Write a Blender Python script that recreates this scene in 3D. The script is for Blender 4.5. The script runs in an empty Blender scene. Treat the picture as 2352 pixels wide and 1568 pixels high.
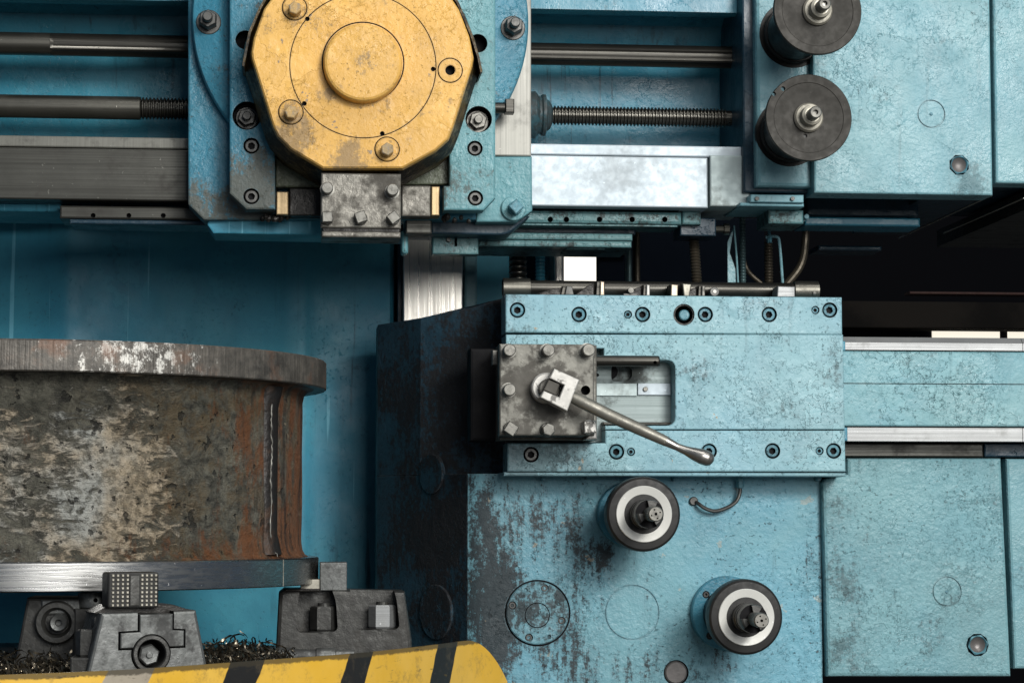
import bpy, bmesh, math, random
from mathutils import Vector
random.seed(7)
S = bpy.context.scene
COL = S.collection
PI = math.pi

# ------------------------------------------------------------------ camera
FPX, W, H = 5250.0, 2352.0, 1568.0            # focal length and size in photo pixels
CAMY = -4.57
YAW, PITCH = math.radians(5.48), math.radians(4.42)
FWD = Vector((math.sin(YAW)*math.cos(PITCH), math.cos(YAW)*math.cos(PITCH), math.sin(PITCH)))
RGT = Vector((math.cos(YAW), -math.sin(YAW), 0))
UPV = RGT.cross(FWD)
cam = bpy.data.cameras.new('camera')
cam.sensor_width = 36; cam.lens = 36*FPX/W
cam.clip_start = .05; cam.clip_end = 200
cam_o = bpy.data.objects.new('camera', cam); COL.objects.link(cam_o)
cam_o.location = (0, CAMY, 0)
cam_o.rotation_euler = FWD.to_track_quat('-Z', 'Y').to_euler()
S.camera = cam_o
S.render.resolution_x, S.render.resolution_y = 1024, 682

# ------------------------------------------------------------------ light
world = bpy.data.worlds.new('World'); S.world = world; world.use_nodes = True
bg = world.node_tree.nodes['Background']
bg.inputs[0].default_value = (.50, .68, .95, 1); bg.inputs[1].default_value = .17

def area(name, loc, target, sx, sy, power, color):
    l = bpy.data.lights.new(name, 'AREA'); l.shape = 'RECTANGLE'
    l.size, l.size_y, l.energy, l.color = sx, sy, power, color
    o = bpy.data.objects.new(name, l); COL.objects.link(o); o.location = loc
    o.rotation_euler = (Vector(target)-Vector(loc)).to_track_quat('-Z', 'Y').to_euler()
    return o
area('hall_window_light', (3.3, -10, 2.6), (.3, 0, .2), 5.6, 4.4, 640, (1, .98, .95))
area('added_key_light', (3.4, -8.0, 3.5), (.3, 0, .2), 2.2, 1.8, 500, (1, .98, .94))  # unseen key added from upper right for more directional shadows
area('added_overhead_light', (1.2, -3.2, 5.0), (.3, 0, 0), 3.0, 2.0, 110, (1, .97, .92))  # overhead lamp added to deepen the shadows below ledges

S.view_settings.view_transform = 'Standard'; S.view_settings.look = 'None'
S.view_settings.exposure = 0; S.view_settings.gamma = 1

# ------------------------------------------------------------------ pixel -> place
def P(u, v, Y):
    d = FWD + RGT*((u-W/2)/FPX) + UPV*((H/2-v)/FPX)
    return Vector((0, CAMY, 0)) + d*((Y-CAMY)/d.y)
def sc(Y): return (Y-CAMY)/FPX
def pts(l, Y):
    r = []
    for u, v in l:
        p = P(u, v, Y); r.append((p.x, p.z))
    return r
def rect(u0, v0, u1, v1, Y):
    ku, kv = (lambda q: min(max(q, 0), W)), (lambda q: min(max(q, 0), H))   # square the box up over its part in the frame
    x0, x1 = [(P(u, kv(v0), Y).x+P(u, kv(v1), Y).x)/2 for u in (u0, u1)]
    zt, zb = [(P(ku(u0), v, Y).z+P(ku(u1), v, Y).z)/2 for v in (v0, v1)]
    return [(x0, zb), (x1, zb), (x1, zt), (x0, zt)]

# ------------------------------------------------------------------ mesh helpers
def ccw(p):
    a = sum(p[i][0]*p[(i+1) % len(p)][1]-p[(i+1) % len(p)][0]*p[i][1] for i in range(len(p)))
    return list(p) if a > 0 else list(reversed(p))
def inset(p, d):
    n = len(p); out = []
    for i in range(n):
        a, b, c = Vector(p[i-1]), Vector(p[i]), Vector(p[(i+1) % n])
        e1, e2 = (b-a).normalized(), (c-b).normalized()
        n1, n2 = Vector((-e1.y, e1.x)), Vector((-e2.y, e2.x))
        m = n1+n2; k = max(.35, m.dot(n1))
        q = b+m*(d/k); out.append((q.x, q.y))
    return out
def roundpoly(p, r, which=None, seg=5):
    p = ccw(p); n = len(p); out = []
    for i in range(n):
        a, b, c = Vector(p[i-1]), Vector(p[i]), Vector(p[(i+1) % n])
        if which is not None and i not in which: out.append(tuple(b)); continue
        l = min(r, (a-b).length*.45, (c-b).length*.45)
        s, e = b+(a-b).normalized()*l, b+(c-b).normalized()*l
        for k in range(seg+1):
            t = k/seg
            q = s*(1-t)**2+b*2*t*(1-t)+e*t*t
            out.append((q.x, q.y))
    return out
def ngon(cx, cz, r, n, rot=0): return [(cx+r*math.cos(rot+2*PI*i/n), cz+r*math.sin(rot+2*PI*i/n)) for i in range(n)]

class MB:
    def __init__(s): s.v = []; s.f = []; s.uv = None
    def loft(s, rings, cap0=True, cap1=True, closed=True):
        b = len(s.v); n = len(rings[0])
        for r in rings: s.v += [tuple(q) for q in r]
        for i in range(len(rings)-1):
            for j in range(n if closed else n-1):
                k = (j+1) % n
                s.f.append((b+i*n+j, b+i*n+k, b+(i+1)*n+k, b+(i+1)*n+j))
        if cap0: s.f.append(tuple(b+n-1-j for j in range(n)))
        if cap1: s.f.append(tuple(b+(len(rings)-1)*n+j for j in range(n)))
        return s
    def prism(s, p, Y0, Y1, bev=.003, back=None):
        """polygon in xz, front face at Y0 with a rounded front edge, back at Y1"""
        p = ccw(p)
        back = ccw(back) if back else p
        f = lambda q, y: [(a, y, c) for a, c in q]
        rings = [f(inset(p, bev), Y0), f(inset(p, bev*.3), Y0+bev*.3), f(p, Y0+bev), f(back, Y1)] if bev else [f(p, Y0), f(back, Y1)]
        return s.loft([list(r) for r in rings])
    def plan(s, p, z0, z1, bev=.0):
        """polygon in xy, from z0 up to z1"""
        p = ccw(p)
        f = lambda q, z: [(a, b, z) for a, b in q]
        rings = [f(p, z0), f(p, z1-bev), f(inset(p, bev), z1)] if bev else [f(p, z0), f(p, z1)]
        return s.loft(rings)
    def lathe_y(s, x, z, prof, n=40, rot=0, cap0=True, cap1=True):
        return s.loft([[(x+r*math.cos(rot-2*PI*j/n), y, z+r*math.sin(rot-2*PI*j/n)) for j in range(n)][::-1] for r, y in prof], cap0, cap1)
    def lathe_x(s, y, z, prof, n=32):
        return s.loft([[(x, y+r*math.cos(2*PI*j/n), z+r*math.sin(2*PI*j/n)) for j in range(n)] for r, x in prof])
    def lathe_z(s, x, y, prof, n=48, cap=True):
        return s.loft([[(x+r*math.cos(2*PI*j/n), y+r*math.sin(2*PI*j/n), z) for j in range(n)] for r, z in prof], cap, cap)
    def tube(s, path, rad, n=12):
        path = [Vector(p) for p in path]
        rad = rad if isinstance(rad, (list, tuple)) else [rad]*len(path)
        rings = []; up = None
        for i, p in enumerate(path):
            t = (path[min(i+1, len(path)-1)]-path[max(i-1, 0)]).normalized()
            if up is None: up = t.orthogonal().normalized()
            up = (up-t*up.dot(t)).normalized(); sd = t.cross(up)
            rings.append([p+(up*math.cos(2*PI*j/n)+sd*math.sin(2*PI*j/n))*rad[i] for j in range(n)])
        return s.loft(rings)
    def box(s, x0, x1, y0, y1, z0, z1, bev=.002):
        return s.prism([(x0, z0), (x1, z0), (x1, z1), (x0, z1)], y0, y1, bev)
    def build(s, name, mat, parent=None, smooth=22):
        me = bpy.data.meshes.new(name)
        c = Vector((0, 0, 0))
        for q in s.v: c += Vector(q)
        c /= len(s.v)
        me.from_pydata([(Vector(q)-c) for q in s.v], [], s.f)
        bm = bmesh.new(); bm.from_mesh(me)
        bmesh.ops.remove_doubles(bm, verts=bm.verts, dist=1e-6)
        bmesh.ops.recalc_face_normals(bm, faces=bm.faces)
        bm.to_mesh(me); bm.free()
        return finish(me, name, mat, parent, c, smooth)
def finish(me, name, mat, parent, c, smooth=22):
    me.materials.clear(); me.materials.append(mat)
    if smooth:
        me.polygons.foreach_set('use_smooth', [True]*len(me.polygons))
        me.set_sharp_from_angle(angle=math.radians(smooth))
    o = bpy.data.objects.new(name, me); COL.objects.link(o)
    if parent is not None:
        o.parent = parent; o.location = c-wloc(parent)
    else: o.location = c
    return o
def wloc(o):
    l = Vector(o.location)
    while o.parent: o = o.parent; l += Vector(o.location)
    return l
def cut(o, cutter, mat='hole'):
    """subtract the solids collected in an MB from an object"""
    me = bpy.data.meshes.new('c'); me.from_pydata(cutter.v, [], cutter.f)
    bm = bmesh.new(); bm.from_mesh(me); bmesh.ops.recalc_face_normals(bm, faces=bm.faces); bm.to_mesh(me); bm.free()
    me.materials.append(M[mat] if mat else o.data.materials[0])
    c = bpy.data.objects.new('c', me); COL.objects.link(c)
    par, l = o.parent, wloc(o)
    o.parent = None; o.location = l
    m = o.modifiers.new('b', 'BOOLEAN'); m.operation = 'DIFFERENCE'; m.solver = 'EXACT'; m.object = c; m.material_mode = 'TRANSFER'
    dg = bpy.context.evaluated_depsgraph_get(); dg.update()
    nm = bpy.data.meshes.new_from_object(o.evaluated_get(dg))
    o.modifiers.clear(); old = o.data; o.data = nm; nm.name = old.name
    bpy.data.objects.remove(c)
    nm.polygons.foreach_set('use_smooth', [True]*len(nm.polygons)); nm.set_sharp_from_angle(angle=math.radians(22))
    if par: o.parent = par; o.location = l-wloc(par)
def thing(name, label, cat, loc=(0, 0, 0), group=None):
    o = bpy.data.objects.new(name, None); COL.objects.link(o); o.location = loc; o.empty_display_size = .05
    return tag(o, label, cat, group)
def tag(o, label, cat, group=None):
    o['label'] = label; o['category'] = cat
    if group: o['group'] = group
    return o
def struct(o, kind='structure'): o['kind'] = kind; return o

# ------------------------------------------------------------------ materials
class NT:
    def __init__(s, name):
        s.m = bpy.data.materials.new(name); s.m.use_nodes = True
        s.t = s.m.node_tree; s.b = s.t.nodes['Principled BSDF']
        s.pos = s.t.nodes.new('ShaderNodeNewGeometry').outputs['Position']
    def put(s, sock, x):
        if isinstance(x, bpy.types.NodeSocket): s.t.links.new(x, sock)
        elif isinstance(x, (tuple, list)):
            sock.default_value = (*x, 1) if len(x) == 3 and len(sock.default_value) == 4 else x
        else: sock.default_value = x
    def noise(s, scale, detail=4, rough=.55, vec=None, dist=0):
        n = s.t.nodes.new('ShaderNodeTexNoise'); s.put(n.inputs['Vector'], vec or s.pos)
        n.inputs['Scale'].default_value = scale; n.inputs['Detail'].default_value = detail
        n.inputs['Roughness'].default_value = rough; n.inputs['Distortion'].default_value = dist
        return n.outputs['Fac']
    def scale(s, v, off=(0, 0, 0)):
        n = s.t.nodes.new('ShaderNodeVectorMath'); n.operation = 'MULTIPLY_ADD'
        s.put(n.inputs[0], s.pos); n.inputs[1].default_value = v; n.inputs[2].default_value = off
        return n.outputs[0]
    def dist(s, c, sx=1, sz=1):
        n = s.t.nodes.new('ShaderNodeVectorMath'); n.operation = 'LENGTH'
        s.put(n.inputs[0], s.scale((sx, .3, sz), (-c[0]*sx, -c[1]*.3, -c[2]*sz)))
        return n.outputs['Value']
    def axis(s, i):
        n = s.t.nodes.new('ShaderNodeSeparateXYZ'); s.put(n.inputs[0], s.pos); return n.outputs[i]
    def ma(s, op, a, b=0., c=0.):
        n = s.t.nodes.new('ShaderNodeMath'); n.operation = op
        for i, x in enumerate((a, b, c)): s.put(n.inputs[i], x)
        return n.outputs[0]
    def mul(s, *a):
        r = a[0]
        for x in a[1:]: r = s.ma('MULTIPLY', r, x)
        return r
    def add(s, *a):
        r = a[0]
        for x in a[1:]: r = s.ma('ADD', r, x)
        return r
    def sm(s, x, lo, hi, a=0., b=1.):
        n = s.t.nodes.new('ShaderNodeMapRange'); n.interpolation_type = 'SMOOTHSTEP'
        s.put(n.inputs[0], x)
        for i, q in enumerate((lo, hi, a, b)): n.inputs[1+i].default_value = q
        return n.outputs[0]
    def mix(s, f, a, b, mode='MIX'):
        n = s.t.nodes.new('ShaderNodeMix'); n.data_type = 'RGBA'; n.blend_type = mode; n.clamp_factor = True
        s.put(n.inputs[0], f); s.put(n.inputs[6], a); s.put(n.inputs[7], b)
        return n.outputs[2]
    def bump(s, h, strength, dist, normal=None):
        n = s.t.nodes.new('ShaderNodeBump'); n.inputs['Strength'].default_value = strength; n.inputs['Distance'].default_value = dist
        s.put(n.inputs['Height'], h)
        if normal: s.put(n.inputs['Normal'], normal)
        return n.outputs[0]
    def out(s, color, rough, metal=0., normal=None, spec=.5, coat=0):
        s.put(s.b.inputs['Base Color'], color); s.put(s.b.inputs['Roughness'], rough); s.put(s.b.inputs['Metallic'], metal)
        s.b.inputs['Specular IOR Level'].default_value = spec
        if coat: s.b.inputs['Coat Weight'].default_value = coat; s.b.inputs['Coat Roughness'].default_value = .25
        if normal: s.put(s.b.inputs['Normal'], normal)
        return s.m

def paint(name, c1, c2, dark=None, wear=.55, pale=0., rough=.36, fs=1., spec=.26, relief=1., gz=1., grime=.4, gcol=(.028, .032, .032), flake=.5, drip=.2, speck=.5, lump=1., seed=0., blobs=(), glo=.56, ghi=.72, chip=0., chipcol=(.45, .36, .24)):
    t = NT(name)
    p = t.scale((1, 1, 1), (seed, seed*.7, seed*1.3))
    dark = dark or tuple(c*.22 for c in c1)
    col = t.mix(t.sm(t.noise(3.2, 5, .6, p), .36, .64), c1, c2)
    col = t.mix(t.sm(t.noise(6.5, 8, .7, t.scale((1, 1, .6), (seed*2, 3, 1))), .42, .72, 0, .42), col, tuple(c*.55+.012 for c in c1))
    col = t.mix(t.sm(t.noise(30, 5, .7, p), .3, .75, 0, .2), col, tuple(c*.7 for c in c1))
    nf = t.noise(24*fs, 6, .6, p, .4); fm = t.sm(t.noise(4.5, 4, .6, p), .50, .64)
    nf2 = t.noise(58*fs, 5, .62, p, .3); fm2 = t.sm(t.noise(6, 4, .6, t.scale((1, 1, 1), (seed+3, 1, 5))), .50, .66)
    st, st2 = t.sm(nf, .5, .513), t.sm(nf2, .53, .55)
    e1 = t.sm(t.ma('ABSOLUTE', t.ma('SUBTRACT', nf, .506)), .002, .011, 1, 0)
    e2 = t.sm(t.ma('ABSOLUTE', t.ma('SUBTRACT', nf2, .54)), .003, .016, 1, 0)
    col = t.mix(t.mul(st, fm, .3), col, tuple(min(1, c*1.25) for c in c2))
    col = t.mix(t.mul(e1, fm, flake), col, dark)
    col = t.mix(t.mul(e2, fm2, flake), col, dark)
    sp = t.mul(t.sm(t.noise(125, 4, .65, p), .60, .66), t.sm(t.noise(7, 5, .65, p), .40, .62), speck)
    col = t.mix(sp, col, gcol)
    dr = t.mul(t.sm(t.noise(1, 4, .6, t.scale((55, 55, 3.2), (seed, 2, 3))), .57, .70), t.sm(t.noise(3, 3, .5, p), .45, .65), drip)
    col = t.mix(dr, col, dark)
    g = t.noise(9, 10, .74, t.scale((1, 1, gz), (seed, seed*.7, seed*1.3)))
    for (c, r, k) in blobs:
        g = t.add(g, t.mul(t.sm(t.dist(c), 0, r, 1, 0), k))
    # a thin dirty film first, then caked grime broken up by a fine grain and running down in streaks
    film = t.mul(t.sm(g, glo-.14, ghi+.02), t.sm(t.noise(48, 6, .75, p), .32, .66, .3, 1), grime*.62)
    col = t.mix(film, col, tuple(.5*a+.35*b for a, b in zip(gcol, c1)))
    run = t.noise(1, 6, .75, t.scale((85, 85, 9), (seed, 5, 1)))
    gg = t.add(g, t.mul(t.ma('SUBTRACT', t.noise(88, 6, .8, p), .5), .75), t.mul(t.ma('SUBTRACT', run, .5), .40))
    gm = t.mul(t.sm(gg, glo+.04, ghi+.02), grime)
    col = t.mix(gm, col, gcol)
    if chip:
        ch = t.sm(t.noise(22, 4, .6, t.scale((1, 1, 1), (9+seed, 4, 1))), .69, .70)
        col = t.mix(t.mul(ch, chip), col, chipcol)
    if pale:
        pr_ = t.mul(t.sm(t.noise(1, 3, .5, t.scale((75, 75, 1.1), (2, seed, 7))), .655, .70), t.sm(t.noise(4, 3, .5, p), .46, .56), pale)
        col = t.mix(pr_, col, tuple(min(1, c*1.5+.12) for c in c2))
    if wear:
        bv = t.t.nodes.new('ShaderNodeBevel'); bv.samples = 3; bv.inputs['Radius'].default_value = .0045
        geo = t.t.nodes.new('ShaderNodeNewGeometry')
        dt = t.t.nodes.new('ShaderNodeVectorMath'); dt.operation = 'DOT_PRODUCT'
        t.t.links.new(bv.outputs[0], dt.inputs[0]); t.t.links.new(geo.outputs['Normal'], dt.inputs[1])
        ew = t.mul(t.sm(t.add(t.ma('SUBTRACT', 1., dt.outputs['Value']), t.mul(t.ma('SUBTRACT', t.noise(45, 6, .75, p), .5), .30)), .08, .16), t.sm(dt.outputs['Value'], .985, .999, 1, 0), wear)
        col = t.mix(ew, col, t.mix(t.sm(t.noise(70, 4, .6, p), .42, .58), gcol, tuple(c*.6+.10 for c in c1)))
    r = t.add(t.sm(t.noise(12, 4, .6, p), .3, .7, rough-.08, rough+.1), t.mul(gm, .2))
    h = t.add(t.mul(st, fm, .8*relief), t.mul(st2, fm2, .6*relief), t.mul(t.noise(150, 3, .6, p), .55*lump), t.mul(t.noise(60, 4, .6, p), .7*lump), t.mul(t.noise(20, 3, .5, p), .55*lump), t.mul(sp, -.8))
    return t.out(col, r, 0, t.bump(h, .6, .0035), spec)

def metal(name, c1, c2, rough=.35, met=1., stain=.4, scol=(.03, .028, .024), streak='x', sstr=.5, nscale=14, lo=.5, hi=.7, blobs=(), bump=.25, lump=0., seed=0., spec=.4):
    t = NT(name)
    p = t.scale((1, 1, 1), (seed, seed, seed))
    sv = {'x': (2.5, 60, 260), 'z': (260, 60, 2.5), 'n': (60, 60, 60)}[streak]
    s1 = t.noise(1, 4, .6, t.scale(sv, (seed, 1, 2)))
    col = t.mix(t.mul(t.sm(s1, .3, .7), sstr), c1, c2)
    col = t.mix(t.sm(t.noise(5, 6, .65, p), .35, .7, 0, .6), col, c2)
    g = t.noise(nscale, 9, .72, p)
    for (c, r, k) in blobs: g = t.add(g, t.mul(t.sm(t.dist(c), 0, r, 1, 0), k))
    gm = t.mul(t.sm(g, lo, hi), stain)
    col = t.mix(gm, col, scol)
    nick = t.sm(t.noise(110, 2, .5, p), .72, .75)
    col = t.mix(t.mul(nick, .5), col, tuple(min(1, c*1.7) for c in c1))
    r = t.add(t.sm(s1, .3, .7, rough-.06, rough+.08), t.mul(gm, .25))
    h = t.add(t.mul(s1, .35), t.mul(t.noise(38, 5, .65, p), lump), t.mul(nick, .5))
    m = t.ma('SUBTRACT', met, t.mul(gm, .5*met))
    return t.out(col, r, m, t.bump(h, bump, .002), spec)

def plain(name, col, rough=.5, met=0., noise=.25, spec=.4):
    t = NT(name)
    c = t.mix(t.sm(t.noise(30, 6, .7), .3, .7, 0, noise*2), col, tuple(x*.45 for x in col))
    return t.out(c, t.sm(t.noise(40, 4), .3, .7, rough-.08, rough+.1), met, t.bump(t.noise(120, 3), .2, .0015), spec)
def emit(name, col, st):
    m = bpy.data.materials.new(name); m.use_nodes = True
    b = m.node_tree.nodes['Principled BSDF']; b.inputs['Base Color'].default_value = (.8, .8, .8, 1)
    b.inputs['Emission Color'].default_value = (*col, 1); b.inputs['Emission Strength'].default_value = st
    return m

TEAL, TEAL2 = (.150, .325, .380), (.19, .36, .395)
def b_(u, v, Y, r, k): return (tuple(P(u, v, Y)), r, k)
M = {}
M['teal'] = paint('teal_enamel', TEAL, TEAL2, grime=.4, flake=.32, speck=.10, drip=.35, fs=1.2, rough=.30, blobs=[b_(2230, 420, 0, .06, .2)], seed=1)
M['teal_head'] = paint('flaking_light_blue_enamel', (.225, .415, .485), (.25, .435, .475), fs=1.35, grime=.6, flake=.7, speck=.55, seed=4, chip=.7,
    blobs=[b_(1175, 690, 0, .12, .16), b_(1230, 1060, 0, .15, .2), b_(1200, 1050, 0, .08, .2)], lump=.5)
M['teal_apron'] = paint('grimy_blue_enamel', (.150, .360, .450), (.175, .37, .425), gcol=(.026, .031, .034), grime=.95, flake=.45, speck=.9, drip=.95, gz=.28, seed=8, chip=.35, lump=1.1,
    blobs=[b_(1085, 1150, .06, .15, .22), b_(1085, 1300, .06, .19, .22), b_(1085, 1480, .06, .25, .24), b_(1300, 1550, .06, .16, .12), b_(1230, 1420, .06, .13, .10), b_(1385, 1270, .06, .075, .22), b_(1260, 1190, .06, .12, .08), b_(1480, 1540, .06, .09, .14), b_(1290, 1200, .06, .12, .1), b_(1640, 1520, .06, .1, .17), b_(1880, 1300, .06, .07, .12)])
M['cover_dirty'] = paint('oil_caked_blue_enamel', (.15, .34, .41), (.17, .34, .39), gcol=(.030, .034, .036), grime=.9, flake=.3, speck=.9, drip=.3, seed=9, chip=.8, lump=1.1, glo=.44, ghi=.60)
M['teal_cover'] = paint('pebbled_blue_enamel', (.155, .325, .37), (.18, .345, .375), grime=.5, flake=.2, speck=.5, drip=.3, seed=12, lump=1.5,
    blobs=[b_(1940, 1330, .03, .11, .16), b_(1930, 1180, .03, .06, .14), b_(1960, 1500, .03, .1, .14)])
M['teal_ram'] = paint('worn_blue_ram_enamel', (.17, .365, .42), (.21, .385, .41), grime=.55, flake=.6, speck=.3, drip=.35, seed=15, lump=.7)
M['blue'] = paint('deep_blue_enamel', (.045, .245, .355), (.058, .285, .375), grime=.4, flake=.08, speck=.25, drip=.8, seed=20, rough=.40, lump=.15, spec=.22, relief=.05, pale=.6,
    gcol=(.02, .03, .045))
M['blue_rail'] = paint('mid_blue_enamel', (.028, .19, .28), (.038, .22, .30), dark=(.006, .035, .05), grime=.35, flake=.12, speck=.2, drip=.8, seed=24, rough=.30, lump=.3, relief=.15, spec=.35)
M['blue_saddle'] = paint('worn_mid_blue_enamel', (.038, .185, .27), (.055, .225, .31), grime=.85, flake=.3, speck=.6, seed=28, gcol=(.09, .085, .065), rough=.33,
    blobs=[b_(455, 490, 0, .09, .3), b_(570, 480, -.09, .1, .35), b_(600, 380, -.09, .12, .2)])
M['teal_saddle'] = paint('chipped_teal_enamel', (.115, .29, .325), (.15, .335, .365), grime=.8, flake=.7, speck=.5, seed=31, chip=.6, chipcol=(.42, .40, .33),
    gcol=(.07, .075, .065), blobs=[b_(1040, 420, -.09, .06, .25), b_(1090, 150, -.09, .1, .1)])
M['guide'] = paint('oil_stained_guide_enamel', (.085, .20, .215), (.11, .235, .245), grime=.9, flake=.5, speck=.6, seed=33, gcol=(.03, .032, .03), glo=.46, ghi=.62)
M['navy'] = paint('oily_navy_enamel', (.008, .030, .050), (.012, .040, .062), spec=.3, grime=.6, flake=.1, speck=.2, seed=35, gcol=(.012, .013, .015), lump=.4)
M['side'] = paint('shaded_flank_blue_enamel', (.013, .038, .058), (.018, .05, .074), spec=.25, rough=.5, grime=.92, flake=.2, speck=.4, drip=.6, seed=38, gcol=(.012, .012, .013), glo=.42, ghi=.58,
    blobs=[b_(1060, 900, .1, .2, .25), b_(1050, 1250, .1, .25, .15)])  # shade on the apron's left flank put into a near-black blue
M['yellow'] = paint('chipped_yellow_enamel', (.69, .395, .088), (.72, .43, .118), dark=(.17, .09, .02), grime=.6, flake=.22, speck=.5, drip=.1, seed=41, gcol=(.13, .11, .085), chip=.75, chipcol=(.16, .15, .14), lump=.5,
    blobs=[b_(800, 365, -.22, .06, .26), b_(670, 300, -.22, .08, .20), b_(755, 215, -.22, .035, .28), b_(600, 60, -.22, .05, .16), b_(890, 345, -.22, .04, .15), b_(668, 258, -.22, .035, .18), b_(676, 19, -.22, .04, .14), b_(980, 80, -.22, .06, .10), b_(834, 150, -.24, .04, .10)], rough=.33)
M['yellow_side'] = paint('shaded_greasy_yellow_enamel', (.13, .085, .022), (.09, .06, .02), dark=(.02, .014, .008), grime=.97, flake=.2, speck=.4, seed=44, gcol=(.012, .011, .010), glo=.38, ghi=.54)  # yellow of the turret sides darkened for their shade, under black oil
M['bare'] = metal('bare_grey_steel', (.40, .395, .355), (.28, .275, .25), .50, .25, .3, streak='z', sstr=.6, seed=2)
M['way'] = metal('scraped_bright_steel', (.43, .495, .535), (.40, .46, .50), .50, .28, .3, scol=(.19, .20, .19), streak='n', sstr=.15, seed=5, nscale=6)
M['end_bare'] = metal('stained_end_steel', (.42, .50, .50), (.33, .40, .40), .5, .2, .8, scol=(.12, .12, .10), streak='n', sstr=.4, nscale=8, seed=52)
M['pocket'] = metal('stained_pocket_steel', (.30, .36, .36), (.22, .27, .265), .5, .2, .9, scol=(.05, .055, .05), streak='x', sstr=.8, nscale=10, seed=54, lo=.47, hi=.62, blobs=[b_(1460, 850, .05, .06, .12)])
M['way_dark'] = metal('dark_reflection_greasy_steel', (.075, .075, .066), (.030, .030, .026), .42, .6, .85, streak='x', sstr=.8, seed=6)  # left way's dark reflection put into the colour; greasy steel elsewhere
M['strip'] = metal('dim_dirty_edge_steel', (.17, .17, .15), (.11, .11, .095), .48, .3, .6, streak='z', sstr=.6, seed=55, nscale=22)  # darker copy for the left strip, dim reflection put into the colour
M['way_col'] = metal('scraped_column_way_steel', (.80, .77, .70), (.66, .63, .57), .31, .8, .3, scol=(.25, .24, .2), streak='z', sstr=.7, seed=7, nscale=5)
M['rail'] = metal('polished_slide_steel', (.30, .31, .31), (.20, .205, .205), .40, .5, .5, scol=(.2, .2, .19), streak='x', sstr=.7, seed=9)
M['rod'] = metal('oiled_round_steel', (.15, .145, .125), (.08, .077, .066), .34, .9, .4, streak='x', sstr=.5, seed=11)
M['rod_dark'] = metal('blackened_round_steel', (.07, .067, .058), (.03, .029, .026), .34, .8, .4, streak='x', sstr=.8, seed=13)
M['screw'] = metal('threaded_dark_steel', (.11, .105, .09), (.06, .06, .055), .30, .9, .15, seed=14, sstr=.2)
M['iron'] = metal('greasy_tool_steel', (.21, .20, .175), (.12, .115, .10), .42, .5, .85, scol=(.05, .045, .036), streak='n', sstr=.4, lump=1.6, bump=.7, seed=16, nscale=15, lo=.45, hi=.60)
M['post'] = metal('speckled_tool_post_steel', (.165, .162, .142), (.10, .097, .084), .44, .45, .75, scol=(.055, .05, .042), streak='n', sstr=.3, lump=.8, bump=.35, seed=18, nscale=17, lo=.46, hi=.57,
    blobs=[b_(1262, 905, -.12, .085, .16)])
M['bolt'] = metal('worn_bolt_steel', (.20, .195, .175), (.12, .117, .105), .42, .6, .55, streak='n', sstr=.4, lump=.5, bump=.3, seed=19, nscale=60)
M['bolt_dark'] = metal('blackened_bolt_steel', (.085, .085, .08), (.045, .045, .044), .42, .6, .4, streak='n', sstr=.4, lump=.6, bump=.3, seed=21, nscale=60)
M['bolt_teal'] = paint('painted_bolt_enamel', (.085, .25, .32), (.10, .28, .34), grime=.6, flake=.2, speck=.4, seed=46, lump=.5, glo=.45, ghi=.7)
M['bolt_nut'] = paint('dark_painted_nut', (.03, .085, .105), (.04, .10, .12), grime=.8, flake=.1, speck=.3, seed=47, lump=.4, glo=.42, ghi=.6)
M['bolt_yellow'] = paint('painted_yellow_bolt', (.55, .34, .10), (.34, .25, .12), grime=.75, speck=.3, seed=48, gcol=(.20, .19, .17), glo=.42, ghi=.6, lump=.5)
M['hole'] = plain('shade_black_recess', (.012, .012, .013), .6, spec=.06)  # shade of bores, grooves and sockets put into the colour, with old oil
M['disc'] = metal('dull_grey_dial_steel', (.036, .034, .030), (.026, .025, .022), .50, .2, .45, scol=(.045, .043, .04), streak='n', sstr=.4, lump=.3, bump=.15, seed=23, nscale=16, spec=.15)
M['knurl'] = metal('dark_dial_rim_steel', (.030, .030, .029), (.018, .018, .018), .42, .4, .4, streak='n', sstr=.5, seed=25, spec=.2)
M['alu'] = metal('brushed_white_dial_ring', (.66, .66, .62), (.55, .55, .51), .45, .1, .3, scol=(.16, .155, .13), streak='n', sstr=.2, seed=26, nscale=9)
M['hub'] = metal('worn_hub_steel', (.40, .38, .32), (.26, .245, .20), .45, .35, .5, streak='n', sstr=.4, seed=27, nscale=30)
M['lever'] = metal('worn_lever_steel', (.26, .25, .215), (.13, .127, .11), .42, .6, .65, streak='n', sstr=.5, lump=.7, bump=.3, seed=29, nscale=26)
M['brightnut'] = metal('chipped_bright_nut_steel', (.46, .45, .42), (.36, .355, .33), .42, .3, .8, scol=(.11, .105, .095), streak='n', sstr=.3, bump=.3, lump=.4, seed=30, nscale=42, lo=.56, hi=.6)
M['bulb'] = metal('polished_grip_steel', (.30, .29, .27), (.20, .195, .18), .34, .9, .3, streak='n', sstr=.3, seed=33)
M['brass'] = metal('dull_brass_wedge', (.46, .34, .19), (.36, .26, .14), .42, .6, .35, streak='z', sstr=.6, seed=34)
M['grease'] = metal('black_greased_iron', (.030, .028, .025), (.015, .014, .013), .30, .2, .4, scol=(.01, .01, .01), streak='n', lump=2., bump=.6, seed=36, spec=.2)
M['greenish'] = paint('stained_green_casting', (.105, .12, .075), (.085, .10, .07), grime=.8, speck=.5, seed=50, gcol=(.03, .028, .022), glo=.42, ghi=.6)
M['jaw'] = metal('cast_chuck_jaw_iron', (.075, .075, .070), (.026, .026, .025), .40, .5, .7, scol=(.022, .019, .015), streak='n', sstr=.7, lump=1.1, bump=.6, seed=37, nscale=18)
M['jaw_light'] = metal('ground_jaw_steel', (.17, .175, .17), (.075, .08, .077), .38, .6, .8, scol=(.030, .030, .029), streak='n', sstr=.7, lump=.9, bump=.5, seed=39, nscale=26, lo=.46, hi=.62)
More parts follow.
